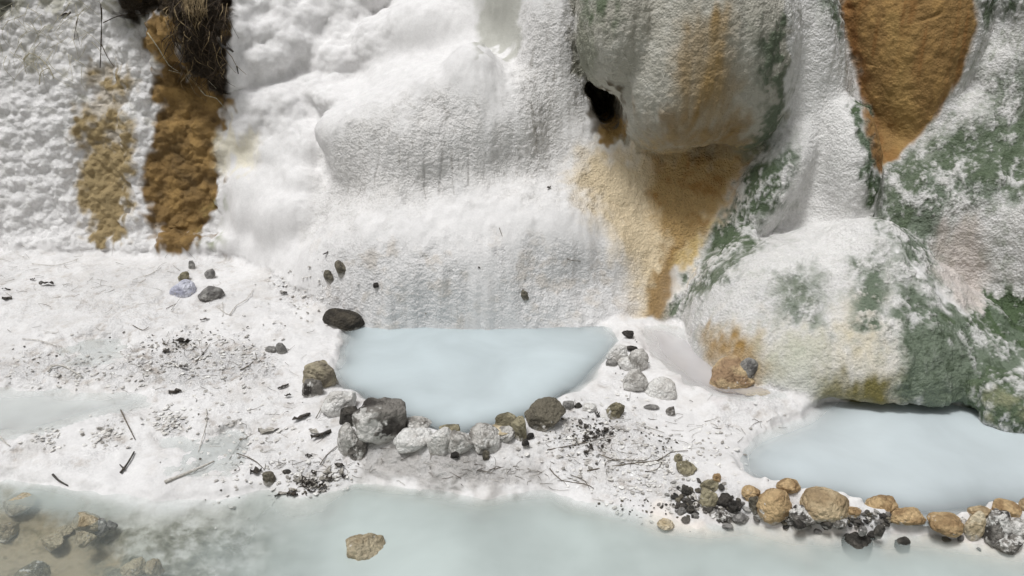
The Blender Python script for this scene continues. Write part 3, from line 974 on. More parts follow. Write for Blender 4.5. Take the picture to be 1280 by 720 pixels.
def water_material(name, color, rough=.06, bump=.15, bscale=9):
    m, nt, out = new_mat(name)
    a = node(nt, 'ShaderNodeAttribute', attribute_name='Murk')
    d = node(nt, 'ShaderNodeBsdfDiffuse')
    co = node(nt, 'ShaderNodeTexCoord')
    nz = node(nt, 'ShaderNodeTexNoise'); nz.inputs['Scale'].default_value = 1.9; nz.inputs['Detail'].default_value = 4; nz.inputs['Distortion'].default_value = .6
    nt.links.new(co.outputs['Object'], nz.inputs['Vector'])
    mr = node(nt, 'ShaderNodeMapRange'); mr.inputs['From Min'].default_value = .3; mr.inputs['From Max'].default_value = .7
    mr.inputs['To Min'].default_value = .86; mr.inputs['To Max'].default_value = 1.07
    nt.links.new(nz.outputs['Fac'], mr.inputs['Value'])
    vm = node(nt, 'ShaderNodeVectorMath', operation='SCALE'); vm.inputs[0].default_value = color
    nt.links.new(mr.outputs[0], vm.inputs['Scale'])
    nt.links.new(vm.outputs[0], d.inputs['Color'])
    t = node(nt, 'ShaderNodeBsdfTransparent'); t.inputs[0].default_value = (.97, .985, .98, 1)
    mx = node(nt, 'ShaderNodeMixShader')
    nt.links.new(a.outputs['Fac'], mx.inputs[0]); nt.links.new(t.outputs[0], mx.inputs[1]); nt.links.new(d.outputs[0], mx.inputs[2])
    fr = node(nt, 'ShaderNodeFresnel'); fr.inputs['IOR'].default_value = 1.33
    gl = node(nt, 'ShaderNodeBsdfGlossy'); gl.inputs['Roughness'].default_value = rough
    n2 = node(nt, 'ShaderNodeTexNoise'); n2.inputs['Scale'].default_value = bscale; n2.inputs['Detail'].default_value = 2
    nt.links.new(co.outputs['Object'], n2.inputs['Vector'])
    bp = node(nt, 'ShaderNodeBump'); bp.inputs['Strength'].default_value = bump; bp.inputs['Distance'].default_value = .02
    nt.links.new(n2.outputs['Fac'], bp.inputs['Height'])
    nt.links.new(bp.outputs[0], gl.inputs['Normal']); nt.links.new(bp.outputs[0], fr.inputs['Normal'])
    m2 = node(nt, 'ShaderNodeMixShader')
    nt.links.new(fr.outputs[0], m2.inputs[0]); nt.links.new(mx.outputs[0], m2.inputs[1]); nt.links.new(gl.outputs[0], m2.inputs[2])
    nt.links.new(m2.outputs[0], out.inputs['Surface'])
    return m


def plain_material(name, c1, c2, scale=40, rough=.7, bump=.4):
    m, nt, out = new_mat(name)
    b = node(nt, 'ShaderNodeBsdfPrincipled')
    co = node(nt, 'ShaderNodeTexCoord')
    n1 = node(nt, 'ShaderNodeTexNoise'); n1.inputs['Scale'].default_value = scale; n1.inputs['Detail'].default_value = 5
    nt.links.new(co.outputs['Object'], n1.inputs['Vector'])
    cr = node(nt, 'ShaderNodeValToRGB')
    cr.color_ramp.elements[0].color = (*c1, 1); cr.color_ramp.elements[1].color = (*c2, 1)
    cr.color_ramp.elements[0].position = .35; cr.color_ramp.elements[1].position = .65
    nt.links.new(n1.outputs['Fac'], cr.inputs[0]); nt.links.new(cr.outputs[0], b.inputs['Base Color'])
    bp = node(nt, 'ShaderNodeBump'); bp.inputs['Strength'].default_value = bump; bp.inputs['Distance'].default_value = .004
    nt.links.new(n1.outputs['Fac'], bp.inputs['Height']); nt.links.new(bp.outputs[0], b.inputs['Normal'])
    b.inputs['Roughness'].default_value = rough
    nt.links.new(b.outputs[0], out.inputs['Surface'])
    return m


def tag(o, label=None, cat=None, group=None, kind=None):
    if label: o['label'] = label
    if cat: o['category'] = cat
    if group: o['group'] = group
    if kind: o['kind'] = kind
    return o


def mesh_obj(name, verts, faces, mat, parent=None, smooth=True, attrs=None, normals=None):
    me = bpy.data.meshes.new(name)
    verts = np.asarray(verts, np.float32)
    if isinstance(faces, np.ndarray) and faces.ndim == 2:
        k = faces.shape[1]
        me.vertices.add(len(verts)); me.vertices.foreach_set('co', verts.ravel())
        n = len(faces)
        me.loops.add(n * k); me.loops.foreach_set('vertex_index', faces.astype(np.int32).ravel())
        me.polygons.add(n); me.polygons.foreach_set('loop_start', (np.arange(n) * k).astype(np.int32))
        me.update(calc_edges=True)
    else:
        me.from_pydata([tuple(v) for v in verts], [], faces)
    me.polygons.foreach_set('use_smooth', np.full(len(me.polygons), smooth))
    for an, arr in (attrs or {}).items():
        arr = np.asarray(arr, np.float32)
        if arr.ndim == 2:
            at = me.attributes.new(an, 'FLOAT_COLOR', 'POINT')
            at.data.foreach_set('color', np.hstack([arr, np.ones((len(arr), 1), np.float32)]).astype(np.float32).ravel())
        else:
            at = me.attributes.new(an, 'FLOAT', 'POINT')
            at.data.foreach_set('value', arr)
    if normals is not None:
        me.normals_split_custom_set_from_vertices(np.asarray(normals, np.float32))
    me.materials.append(mat)
    o = bpy.data.objects.new(name, me)
    COL.objects.link(o)
    if parent is not None:
        o.parent = parent
    return o


# vertex normals of the whole displaced sheet, so formations meet without a seam
VN = vertex_normals(Vd)

REG_TAGS = {
    0: dict(kind='structure'),
    1: dict(kind='structure'),
    2: dict(label='broad white flowstone cascade flowing down in rounded steps to the blue pool', cat='rock formation'),
    3: dict(label='grey overhanging rock dome with a brown stain and ochre face beneath', cat='rock formation'),
    4: dict(label='smooth ochre brown boulder wedged in the cleft between white and green crusts', cat='boulder'),
    5: dict(label='white and green crusted mound with olive lip overhanging the pale pool', cat='rock formation'),
    6: dict(label='steep slope patched with green algae and white crust beside the ochre boulder', cat='rock formation'),
    7: dict(kind='structure'),
    8: dict(label='lower apron of grainy white calcite above the blue pool'),
    9: dict(label='ochre stained recessed face under the grey overhang'),
    10: dict(label='green stained side lobe beside the cave mouth'),
    11: dict(label='brown mineral tongue below the dark earth bank'),
    12: dict(label='tan mineral tongue below the bare sapling stem'),
    13: dict(label='olive lip overhanging the pale pool'),
}
OWNER = {8: 2, 9: 3, 10: 3, 11: 1, 12: 1, 13: 5}
formations = {}
for r, nm in enumerate(REG_NAMES):
    fs = F[reg == r]
    if not len(fs):
        continue
    u, inv = np.unique(fs, return_inverse=True)
    o = mesh_obj(nm, Vd[u], inv.reshape(-1, 4), MAT_MINERAL, attrs={'Col': np.clip(col[u], 0, .9), 'Grain': np.clip(grain[u], 0, 1.2), 'Wet': np.clip(wet[u], 0, 1)},
                 normals=VN[u])
    tag(o, **REG_TAGS[r])
    formations[r] = o
    if r in OWNER:
        o.parent = formations[OWNER[r]]

# ------------------------------------------------------------------ water
def water_sheet(name, poly, level, margin, step, mat, murk_fn, thick=None):
    lo = poly.min(0) - margin; hi = poly.max(0) + margin
    lo = np.maximum(lo, (-4.7, .9)); hi = np.minimum(hi, (4.7, 6.5))
    xs = np.arange(lo[0], hi[0], step); ys = np.arange(lo[1], hi[1], step)
    X, Y = np.meshgrid(xs, ys, indexing='ij')
    sd = poly_sd(X, Y, poly)
    dep = np.maximum(level - ground_z(X, Y), 0)
    ok = sd < margin
    n1, n2 = X.shape
    ids = np.arange(n1 * n2).reshape(n1, n2)
    q = np.stack([ids[:-1, :-1], ids[1:, :-1], ids[1:, 1:], ids[:-1, 1:]], -1).reshape(-1, 4)
    q = q[ok.ravel()[q].all(1)]
    u, inv = np.unique(q, return_inverse=True)
    VV = np.stack([X.ravel(), Y.ravel(), np.full(X.size, level)], -1)[u]
    mk = murk_fn(VV, dep.ravel()[u])
    o = mesh_obj(name, VV, inv.reshape(-1, 4), mat, attrs={'Murk': np.clip(mk, 0, 1)})
    return tag(o, kind='structure')


water_sheet('pool_water', UPPER_POOL, POOL_LEVEL, .05, .02, water_material('milky_blue_water', tuple(L(196, 208, 212))),
            lambda P, d: 1 - np.exp(-d * 14))
water_sheet('pool_water', RIGHT_POOL, RIGHT_LEVEL, .05, .02, water_material('milky_pale_water', tuple(L(201, 211, 215))),
            lambda P, d: 1 - np.exp(-d * 16))
water_sheet('shallow_water', MUD_POOL, .138, .03, .02, water_material('grey_milky_water', tuple(L(216, 213, 215))),
            lambda P, d: .85 * (1 - np.exp(-d * 22)))
film = water_material('thin_milky_water', tuple(L(219, 224, 223)), .1)
for poly, lev, dep in FILMS:
    water_sheet('shallow_water', poly, lev, .04, .02, film, lambda P, d: .75 * (1 - np.exp(-d * 45)))


def stream_murk(P, d):
    px, py = project(P)
    clear = sstep(560, 220, px + 60 * fbm(P, .5, 3, 50.)) * sstep(606, 652, py + 16 * fbm(P, .3, 3, 51.))
    return 1 - np.exp(-d * (12 - 11.2 * clear) * (1 + .9 * fbm(P, .4, 4, 52., gain=.65)))


water_sheet('stream_water', STREAM, STREAM_LEVEL, .05, .025, water_material('milky_stream', tuple(L(191, 202, 200)), .05, .3, 6), stream_murk)

# ------------------------------------------------------------------ unseen land around the place, with a bank added to cut frontal sky light
def far_land():
    xs = np.concatenate([np.linspace(-40, -5, 15), np.linspace(-4.4, 4.4, 16), np.linspace(5, 40, 15)])
    ys = np.concatenate([np.linspace(-30, -1, 16), np.linspace(-.5, 2.4, 10), [2.45, 4.2, 5.5, 6.6, 6.9, 7.2, 7.6, 8.2, 9, 11, 14, 20, 40]])
    X, Y = np.meshgrid(xs, ys, indexing='ij')
    Z = np.interp(Y, [-30, -1, 0, .8, 1.3, 2.4, 6.7, 7.0, 7.6, 9, 14, 40], [17, 2.2, .75, .3, -.2, -.5, -.7, -.7, 2.3, 3.0, 4.2, 9])
    P = np.stack([X.ravel(), Y.ravel(), Z.ravel()], -1)
    P[:, 2] += .12 * fbm(P, 1.5, 2, 60.) * ((P[:, 1] < .5) | (P[:, 1] > 7.5))
    n1, n2 = X.shape
    ids = np.arange(n1 * n2).reshape(n1, n2)
    q = np.stack([ids[:-1, :-1], ids[1:, :-1], ids[1:, 1:], ids[:-1, 1:]], -1).reshape(-1, 4)
    o = mesh_obj('terrain', P, q, plain_material('forest_soil', tuple(L(70, 72, 52)), tuple(L(104, 100, 78)), 3, .9))
    tag(o, kind='structure')


far_land()

# ------------------------------------------------------------------ stones
def icosphere(n):
    t = (1 + 5 ** .5) / 2
    v = [(-1, t, 0), (1, t, 0), (-1, -t, 0), (1, -t, 0), (0, -1, t), (0, 1, t), (0, -1, -t), (0, 1, -t), (t, 0, -1), (t, 0, 1), (-t, 0, -1), (-t, 0, 1)]
    v = [Vector(p).normalized() for p in v]
    f = [(0, 11, 5), (0, 5, 1), (0, 1, 7), (0, 7, 10), (0, 10, 11), (1, 5, 9), (5, 11, 4), (11, 10, 2), (10, 7, 6), (7, 1, 8), (3, 9, 4), (3, 4, 2),
         (3, 2, 6), (3, 6, 8), (3, 8, 9), (4, 9, 5), (2, 4, 11), (6, 2, 10), (8, 6, 7), (9, 8, 1)]
    for _ in range(n):
        c = {}
        nf = []

        def mid(a, b):
            k = (min(a, b), max(a, b))
            if k not in c:
                v.append(((v[a] + v[b]) / 2).normalized()); c[k] = len(v) - 1
            return c[k]
        for a, b, d in f:
            ab, bd, da = mid(a, b), mid(b, d), mid(d, a)
            nf += [(a, ab, da), (b, bd, ab), (d, da, bd), (ab, bd, da)]
        f = nf
    return np.array([tuple(p) for p in v]), np.array(f)


ICO = {n: icosphere(n) for n in (1, 2, 3, 4)}
STYLE = {  # base, second colour, white crust 0..1, angularity 0..1
    'black': (L(58, 56, 52), L(92, 88, 82), .12, .8),
    'blackwet': (L(46, 44, 42), L(74, 70, 66), .0, .9),
    'oval_dark': (L(56, 52, 46), L(84, 78, 68), .05, .15),
    'brown': (L(182, 172, 148), L(134, 126, 110), .2, .9),
    'umber': (L(118, 112, 98), L(88, 83, 73), .12, .95),
    'white': (L(240, 239, 236), L(216, 213, 208), .45, .7),
    'mixed': (L(136, 132, 126), L(70, 66, 62), .48, .85),
    'crusty': (L(212, 209, 204), L(150, 146, 140), .6, .6),
    'tan': (L(204, 184, 150), L(170, 148, 116), .2, .35),
    'orange': (L(204, 176, 134), L(162, 134, 98), .30, .6),
    'olive': (L(164, 156, 130), L(116, 110, 90), .3, .85),
    'grey': (L(160, 158, 154), L(112, 110, 108), .25, .6),
    'blue': (L(220, 222, 234), L(186, 188, 206), .3, .6),
    'rust': (L(218, 194, 154), L(170, 142, 112), .38, 1.0),
    'slab': (L(192, 180, 154), L(158, 144, 118), .1, 1.0),
    'cream': (L(226, 212, 184), L(196, 178, 146), .1, .5),
}


def stone_mesh(dims, style, level, seed, crust_bias=(0, 0, -.3), lump=.16):
    r_ = np.random.RandomState(seed)
    D, T = ICO[level]
    base, sec, crust, ang = STYLE[style]
    nf = 14
    nrm = r_.normal(size=(nf, 3)); nrm /= np.linalg.norm(nrm, axis=1, keepdims=True)
    off = r_.uniform(.52, .90, nf)
    dn = np.clip(D @ nrm.T, .05, None)
    rr = off[None] / dn
    rmin = -np.log(np.exp(-rr * 32).sum(1) + np.exp(-32 * 1.0)) / 32
    rad = (1 - ang) + ang * np.clip(rmin, .4, 1.1)
    so = r_.uniform(0, 50)
    rad = rad * (1 + lump * fbm(D + so, .9, 2, 1.) + .11 * fbm(D + so, .30, 4, 2., gain=.6) * (.35 + ang))
    P = D * rad[:, None]
    P -= (P.max(0) + P.min(0)) / 2
    P /= (P.max(0) - P.min(0)) / 2
    P *= np.array(dims)
    m1 = sstep(-.25, .35, fbm(D + so, .7, 3, 3.))[:, None]
    c = base * (1 - m1) + sec * m1
    nn = fbm(D + so + 9, .40, 5, 4., gain=.75) + D @ np.array(crust_bias)
    thr = .62 - crust
    cm = sstep(thr - .07, thr + .07, nn)[:, None]
    c = c * (1 - cm) + L(228, 226, 222) * cm
    foot = sstep(-.25, -.7, D[:, 2] + .45 * fbm(D + so, .4, 3, 6.))[:, None] * .75     # silt and calcite coat the foot
    c = c * (1 - foot) + L(214, 210, 204) * foot
    c = c * (1 + (.12 if style in ('white', 'crusty') else .28) * fbm(D + so, .16, 4, 5., gain=.75))[:, None]
    crk = sstep(.07, .0, worley_edge(D + so, .9, 1.)) * sstep(-.1, .3, fbm(D + so, .6, 2, 8.))
    c = c * (1 - (.3 if style in ('white', 'crusty') else .5) * crk[:, None])
    P = P * (1 - .05 * crk[:, None])
    return P, T, c


seed_count = [100]


def stone(box, style, label, cat='stone', name='stone', group=None, tilt=0.0, bury=.32, level=None, depth=.85, bias=(0, 0, -.3), z_at=None, roll=0.0, lump=.16):
    """box: the stone's outline in photo pixels; it rests on the surface under it"""
    x0, y0, x1, y1 = box
    if 400 < x0 < 650 and y0 > 480 and x1 - x0 > 16:           # the rim stones stand shoulder to shoulder
        x0 -= 2.5; x1 += 2.5; y0 -= 2; y1 += 1
    cx, cy = (x0 + x1) / 2, (y0 + y1) / 2
    seed_count[0] += 1
    p = on_surface(cx, y1 - .30 * (y1 - y0))
    if z_at is None and y0 > 480 and ((x0 > 920 and p.z < .055) or (400 < x0 < 660 and y1 < 575 and p.z < .13)):   # at the water's edge: rests on the rim, not the bed
        z_at = .06 if x0 > 920 else .135
        if x0 > 920 and y1 > 672:
            z_at = None
    if z_at is not None:
        gxx, gyy = at_z(cx, y1 - .35 * (y1 - y0), z_at)
        p = Vector((float(gxx), float(gyy), z_at))
    dist = p.y * CP - (p.z - CAM_H) * SP
    a = (x1 - x0) / 2 * dist / FPX
    hh = (y1 - y0) / 2 * dist / FPX
    t = PITCH + math.atan((cy - 360) / FPX)
    b = a * depth
    c2 = hh * hh - (b * math.sin(t)) ** 2
    if c2 < (.3 * min(a, hh)) ** 2:
        b = min(b, hh * .8 / math.sin(t)); c2 = max(hh * hh - (b * math.sin(t)) ** 2, (.35 * hh) ** 2)
    c = math.sqrt(c2) / math.cos(t)
    if level is None:
        level = 4 if (x1 - x0) > 20 else 3 if (x1 - x0) > 14 else 2
    P, T, col_ = stone_mesh((a, b, c * (1 + bury * .5)), style, level, seed_count[0], bias, lump)
    o = mesh_obj(name, P, T, MAT_ROCK, attrs={'Col': np.clip(col_, 0, .9), 'Grain': np.full(len(P), .75), 'Wet': np.full(len(P), .2)})
    o.location = (p.x, p.y, p.z + c * (1 - bury) * .5)
    o.rotation_euler = (0, tilt, roll)
    tag(o, label, cat, group)
    return o


# stones round the blue pool
stone((404, 386, 457, 413), 'oval_dark', 'dark oval flat stone lying against the foot of the white cascade', tilt=.22, depth=.6, bury=.1)
tall = stone((380, 449, 423, 492), 'brown', 'tall tan brown rock with a dark hollow standing on the blue pool rim', depth=.8, bury=.15, tilt=.1)
stone((379, 472, 405, 500), 'mixed', 'small dark grey lump leaning on the tall tan brown rock')
stone((404, 488, 443, 521), 'white', 'round white crusted rock between the tall tan rock and the big black-topped boulder')
stone((427, 508, 451, 534), 'black', 'dark angular stone tucked beside the round white crusted rock')
stone((446, 502, 508, 556), 'mixed', 'largest rim boulder, black on top with white crusted flanks', 'boulder', 'boulder', bias=(-.35, -.2, -.35), depth=.8, bury=.15)
stone((424, 535, 446, 569), 'crusty', 'knobbly white and black stone below the largest rim boulder')
stone((436, 548, 456, 574), 'mixed', 'dark flat stone at the foot of the largest rim boulder')
stone((509, 521, 537, 539), 'crusty', 'grey stone half in the pool behind the white slab of the rim')
stone((495, 533, 538, 561), 'white', 'oblong white rock next to the largest rim boulder', tilt=-.15)
stone((536, 536, 564, 569), 'white', 'upright knobbly white rock in the stone rim')
stone((551, 530, 574, 543), 'olive', 'small flat olive stone at the water behind the white rim rocks')
stone((561, 540, 590, 566), 'crusty', 'round grey and white rock in the rim beside the upright white one')
stone((588, 533, 624, 566), 'crusty', 'angular grey rim rock with a pale face')
stone((609, 529, 637, 542), 'cream', 'smooth cream pebble lying on top of the stone rim', bury=.05)
stone((621, 518, 650, 540), 'olive', 'olive brown rock with white crust beside the cream pebble')
stone((622, 534, 642, 549), 'crusty', 'small pale stone under the cream pebble')
stone((638, 524, 656, 552), 'olive', 'narrow olive stone on edge closing the rim')
stone((655, 496, 707, 535), 'umber', 'big smooth umber boulder with sharp ridges standing alone on the pool edge', 'boulder', 'boulder', depth=.85)
stone((563, 563, 574, 573), 'blackwet', 'tiny black pebble below the upright white rim rock', level=2)
stone((603, 563, 612, 577), 'umber', 'tiny upright umber pebble below the angular grey rim rock', level=2)
stone((658, 541, 668, 550), 'blackwet', 'tiny dark pebble beside the big umber boulder', group='pair of dark pebbles by the umber boulder', level=2)
stone((652, 549, 662, 559), 'blackwet', 'tiny dark pebble beside the big umber boulder', group='pair of dark pebbles by the umber boulder', level=2)
stone((757, 503, 780, 525), 'olive', 'smooth round olive brown pebble lying alone on white silt', tilt=.5, bury=.1, lump=.05)
stone((703, 500, 718, 512), 'grey', 'small grey stone just behind the big umber boulder')
stone((718, 503, 728, 511), 'black', 'small black pebble between two grey stones')
stone((728, 503, 746, 514), 'white', 'flat whitish stone near the round olive pebble')
# stones heaped between the blue pool and the mud
stone((757, 430, 785, 456), 'white', 'white crusted rock at the water of the heap beside grey mud')
stone((777, 413, 792, 425), 'blackwet', 'black stone capping the white heap beside grey mud', bury=.1)
stone((783, 431, 797, 438), 'blackwet', 'small flat black stone wedged within the white heap')
stone((772, 446, 793, 462), 'white', 'small smooth white stone in front of the white heap', lump=.05)
stone((784, 437, 810, 468), 'crusty', 'rough white crusted rock in the middle of the heap')
stone((778, 462, 810, 492), 'crusty', 'low white crusted rock at the foot of the heap')
stone((803, 470, 845, 497), 'white', 'largest pale rock at the end of the heap beside grey mud')
stone((757, 448, 772, 458), 'grey', 'grey wet stone at the heap touching the blue water')
# rock on the ledge beside the mud
stone((884, 447, 944, 493), 'rust', 'tan and rust angular boulder with a purple grey corner beside the mud', 'boulder', 'boulder', depth=.8, bury=.1, bias=(.1, 0, -.5))
stone((921, 447, 946, 478), 'grey', 'purple grey lump set against the tan and rust boulder')
stone((917, 478, 966, 493), 'cream', 'flat layered cream slab under the tan and rust boulder', depth=.6)
stone((804, 505, 824, 511), 'grey', 'flat grey chip on the white silt below the heap', level=2)
stone((832, 508, 844, 520), 'mixed', 'small dark crusted stone alone on white silt below the mud')
# chain of stones in front of the pale pool
for i, (b, st, lb) in enumerate([
    ((842, 567, 853, 579), 'olive', 'small round olive stone above the yellowish olive slab'),
    ((845, 575, 871, 594), 'olive', 'yellowish olive slab tilted on white crust near long twigs'),
    ((874, 597, 899, 612), 'olive', 'flat ochre olive stone on top of the black rubble'),
    ((890, 592, 901, 606), 'orange', 'small rust stone behind the flat ochre olive stone'),
    ((851, 609, 864, 621), 'black', 'grey black stone at the start of the black rubble'),
    ((873, 611, 898, 634), 'olive', 'rusty olive chunk in the black rubble'),
    ((895, 617, 914, 636), 'blackwet', 'black angular stone next to the rusty olive chunk'),
    ((908, 624, 926, 640), 'blackwet', 'black wet stone behind the dark oval one'),
    ((893, 636, 914, 652), 'mixed', 'dark stone lowest of the black rubble at the stream'),
    ((914, 638, 936, 652), 'grey', 'grey flat stone in silt below the black rubble'),
    ((902, 652, 917, 661), 'grey', 'small grey stone half sunk in stream silt'),
    ((846, 634, 858, 644), 'grey', 'small round grey stone at the stream shore'),
    ((858, 632, 868, 642), 'black', 'small black stone at the stream shore'),
    ((926, 606, 950, 624), 'orange', 'small rust stone topping the chain of stones'),
    ((935, 619, 955, 641), 'umber', 'dark oval stone set against the orange boulder'),
    ((944, 609, 992, 648), 'orange', 'broad orange tan boulder next to the dark oval stone'),
    ((969, 595, 1000, 617), 'orange', 'rounded orange stone dipping into the pale pool'),
    ((985, 629, 1024, 657), 'mixed', 'black and white crusted rock below the big rounded boulder'),
    ((991, 648, 1008, 662), 'blackwet', 'black wedge stone on silt below the crusted rock'),
    ((1000, 604, 1063, 645), 'tan', 'biggest rounded tan boulder with a white worn spot'),
    ((1058, 632, 1076, 645), 'orange', 'small orange stone beside the biggest rounded boulder'),
    ((1081, 617, 1121, 643), 'orange', 'smooth egg shaped orange stone at the pale pool edge'),
    ((1112, 633, 1156, 655), 'orange', 'low rough ochre rock next to the egg shaped stone'),
    ((1072, 657, 1084, 669), 'grey', 'small grey stone beside the dark rubble strip'),
    ((1052, 666, 1091, 695), 'black', 'black green angular rock standing in the stream silt'),
    ((1083, 663, 1097, 674), 'blackwet', 'small black stone behind the black green rock'),
    ((1092, 656, 1106, 671), 'black', 'dark grey stone at the end of the rubble strip'),
    ((1118, 672, 1138, 690), 'black', 'black peaked stone alone in the stream silt'),
    ((1160, 640, 1204, 668), 'orange', 'flat orange crusted rock where the rim starts again'),
    ((1203, 640, 1228, 670), 'cream', 'pale cream block between the orange rock and crusted rock'),
    ((1210, 631, 1240, 646), 'tan', 'tan stone behind the pale cream block'),
    ((1226, 640, 1262, 680), 'mixed', 'black and white veined rock beside the cream block'),
    ((1238, 622, 1275, 645), 'orange', 'orange rock with white base above the veined rock'),
    ((1255, 645, 1290, 672), 'crusty', 'white and black crusted rock at the frame edge of the chain'),
    ((1240, 664, 1276, 690), 'mixed', 'dark pointed slab lowest at the stream below the veined rock'),
    ((1272, 620, 1300, 640), 'tan', 'small tan stone next to the orange rock with white base'),
    ((1040, 645, 1060, 660), 'mixed', 'dark knobbly stone under the biggest rounded boulder'),
    ((1026, 650, 1040, 660), 'black', 'small dark stone in the gap under the biggest boulder'),
]):
    if 'frame edge' in lb:
        lb = 'white and black crusted rock lying over the dark pointed slab'
    stone(b, st, lb, bias=(0, 0, .1) if st in ('mixed', 'crusty') else (0, 0, -.3), bury=.5, name='boulder' if 'boulder' in lb.split(' next')[0].split(' beside')[0].split(' under')[0].split(' against')[0].split(' below')[0] and b[2] - b[0] > 44 else 'stone',
          cat='boulder' if b[2] - b[0] > 44 else 'stone')
stone((821, 647, 843, 662), 'cream', 'pale olive slab awash in the stream shallows', bury=.5)
# stones of the flat below the brown tongue
stone((213, 349, 246, 373), 'blue', 'bluish white crusted rock on the silt flat')
stone((222, 339, 237, 352), 'olive', 'small yellow green stone on the bluish white rock')
stone((249, 357, 281, 378), 'grey', 'grey angular rock next to the bluish white one')
stone((256, 336, 269, 350), 'grey', 'small upright grey stone behind the grey angular rock')
stone((236, 326, 244, 338), 'grey', 'tiny grey stone set apart behind the bluish white rock', level=2)
stone((345, 428, 359, 445), 'grey', 'grey pointed stone alone on the flat near the pool')
stone((331, 432, 346, 440), 'grey', 'flat grey chip beside the grey pointed stone', level=2)
stone((329, 589, 345, 605), 'umber', 'dark umber stone beside a black scrap near the stream')
stone((353, 586, 364, 592), 'black', 'small dark pebble a little apart from the dark umber stone', level=2)
stone((418, 326, 435, 345), 'umber', 'dark brown stone stuck on the rough foot of the cascade', bury=.3)
stone((405, 338, 418, 354), 'umber', 'small brown stone just below the one stuck on the cascade foot', bury=.3)
stone((466, 353, 474, 360), 'blackwet', 'tiny black pebble on the white apron of the cascade', level=2)
stone((651, 362, 661, 376), 'umber', 'small dark pebble lodged in the apron above the pool', level=2)
# stones of the clear stream corner
for b, st, lb, bu in [((4, 616, 46, 642), 'slab', 'pale stone breaking the water by the bank', .3),
                      ((88, 637, 132, 668), 'slab', 'largest cream slab awash in the clear shallows', .3),
                      ((64, 655, 92, 672), 'slab', 'flat cream slab just under water beside the largest slab', .6),
                      ((94, 664, 120, 682), 'slab', 'wedge shaped cream stone below the largest slab', .4),
                      ((118, 650, 136, 668), 'grey', 'grey stone at the tip of the largest cream slab', .4),
                      ((133, 650, 148, 662), 'grey', 'small grey stone ending the row of slabs', .4),
                      ((50, 668, 82, 686), 'slab', 'sunken cream stone in the brownish shallows', .7),
                      ((-8, 650, 22, 672), 'slab', 'sunken pale slab at the brownish shallows beside the pale stone', .7),
                      ((150, 700, 184, 726), 'slab', 'tan sunken stone with a dark crack beside its twin', .6),
                      ((180, 702, 203, 722), 'slab', 'tan block beside the cracked sunken stone', .6),
                      ((432, 672, 480, 714), 'slab', 'round pale yellowish stone sunk in the milky stream', .6),
                      ((20, 700, 60, 722), 'olive', 'olive sunken stone in the brownish shallows', .8)]:
    stone(b, st, lb, bury=bu, z_at=-.05 if bu < .5 else -.06 if b[0] == 432 else -.12, bias=(0, 0, .1))

# ------------------------------------------------------------------ pebbles too many to name: dark rubble, crumbs and crust flakes
def crumbs(name, label_cat, n, area_fn, size, styles, flat=.6, level=1, lift=.2):
    Vs, Fs, Cs = [], [], []
    k = 0
    r_ = np.random.RandomState(hash(name) % 1000 if False else len(name) * 13 + n)
    D, T = ICO[level]
    while k < n:
        px, py, s = area_fn(r_)
        p = on_surface(px, py)
        sc = size * s * r_.uniform(.5, 1.5)
        base, sec, cr, an = STYLE[styles[r_.randint(len(styles))]]
        rad = r_.uniform(.65, 1.15, len(D))
        if r_.rand() < .5:
            rad = .7 * rad + .3
        dm = np.array([r_.uniform(.7, 1.3), r_.uniform(.7, 1.3), flat * r_.uniform(.6, 1.3)]) * sc
        a = r_.uniform(0, 6.28)
        Q = D * rad[:, None] * dm
        Q = np.stack([Q[:, 0] * math.cos(a) - Q[:, 1] * math.sin(a), Q[:, 0] * math.sin(a) + Q[:, 1] * math.cos(a), Q[:, 2]], -1)
        tl = r_.uniform(-.5, .5)
        Q[:, 2] += Q[:, 0] * tl
        Vs.append(Q + np.array([p.x, p.y, p.z + sc * flat * lift])); Fs.append(T + len(D) * k)
        cc = base + (sec - base) * r_.rand()
        Cs.append(np.repeat((cc * r_.uniform(.85, 1.1))[None], len(D), 0))
        k += 1
    Vs = np.concatenate(Vs); Fs = np.concatenate(Fs); Cs = np.concatenate(Cs)
    o = mesh_obj(name, Vs, Fs, MAT_ROCK, smooth=False, attrs={'Col': np.clip(Cs, 0, .9), 'Grain': np.full(len(Vs), .4), 'Wet': np.full(len(Vs), .2)})
    tag(o, label_cat[0], label_cat[1], kind='stuff')
    return o


def blobs(spec):
    w = np.array([b[4] for b in spec], float); w /= w.sum()

    def f(r_):
        b = spec[r_.choice(len(spec), p=w)]
        return b[0] + r_.normal() * b[2], b[1] + r_.normal() * b[3], 1.0
    return f


crumbs('rubble', ('black and grey rubble packed between the stones before the pale pool', 'rubble'), 420,
       blobs([(890, 632, 22, 9, 4), (1000, 650, 14, 6, 2), (1060, 650, 26, 5, 4), (860, 622, 12, 9, 2), (1110, 648, 14, 4, 1), (1215, 660, 20, 8, 2), (960, 645, 12, 3, 1)]),
       .013, ['black', 'blackwet', 'grey', 'crusty', 'umber', 'mixed'])
crumbs('dark_crumbs', ('black crumbs of litter strewn on the white silt', 'litter'), 460,
       blobs([(740, 548, 18, 12, 5), (715, 538, 16, 10, 2), (748, 535, 12, 10, 2), (822, 555, 14, 12, 2), (230, 431, 9, 4, 2), (385, 605, 18, 8, 3), (205, 432, 12, 8, 1),
              (790, 470, 14, 18, 1), (810, 632, 26, 6, 2), (300, 560, 60, 50, 1), (120, 450, 80, 22, 1), (440, 540, 10, 12, 1), (560, 340, 150, 40, .4), (260, 420, 50, 14, 1),
              (850, 630, 16, 10, 1)]),
       .0052, ['black', 'grey', 'umber', 'black', 'mixed'])


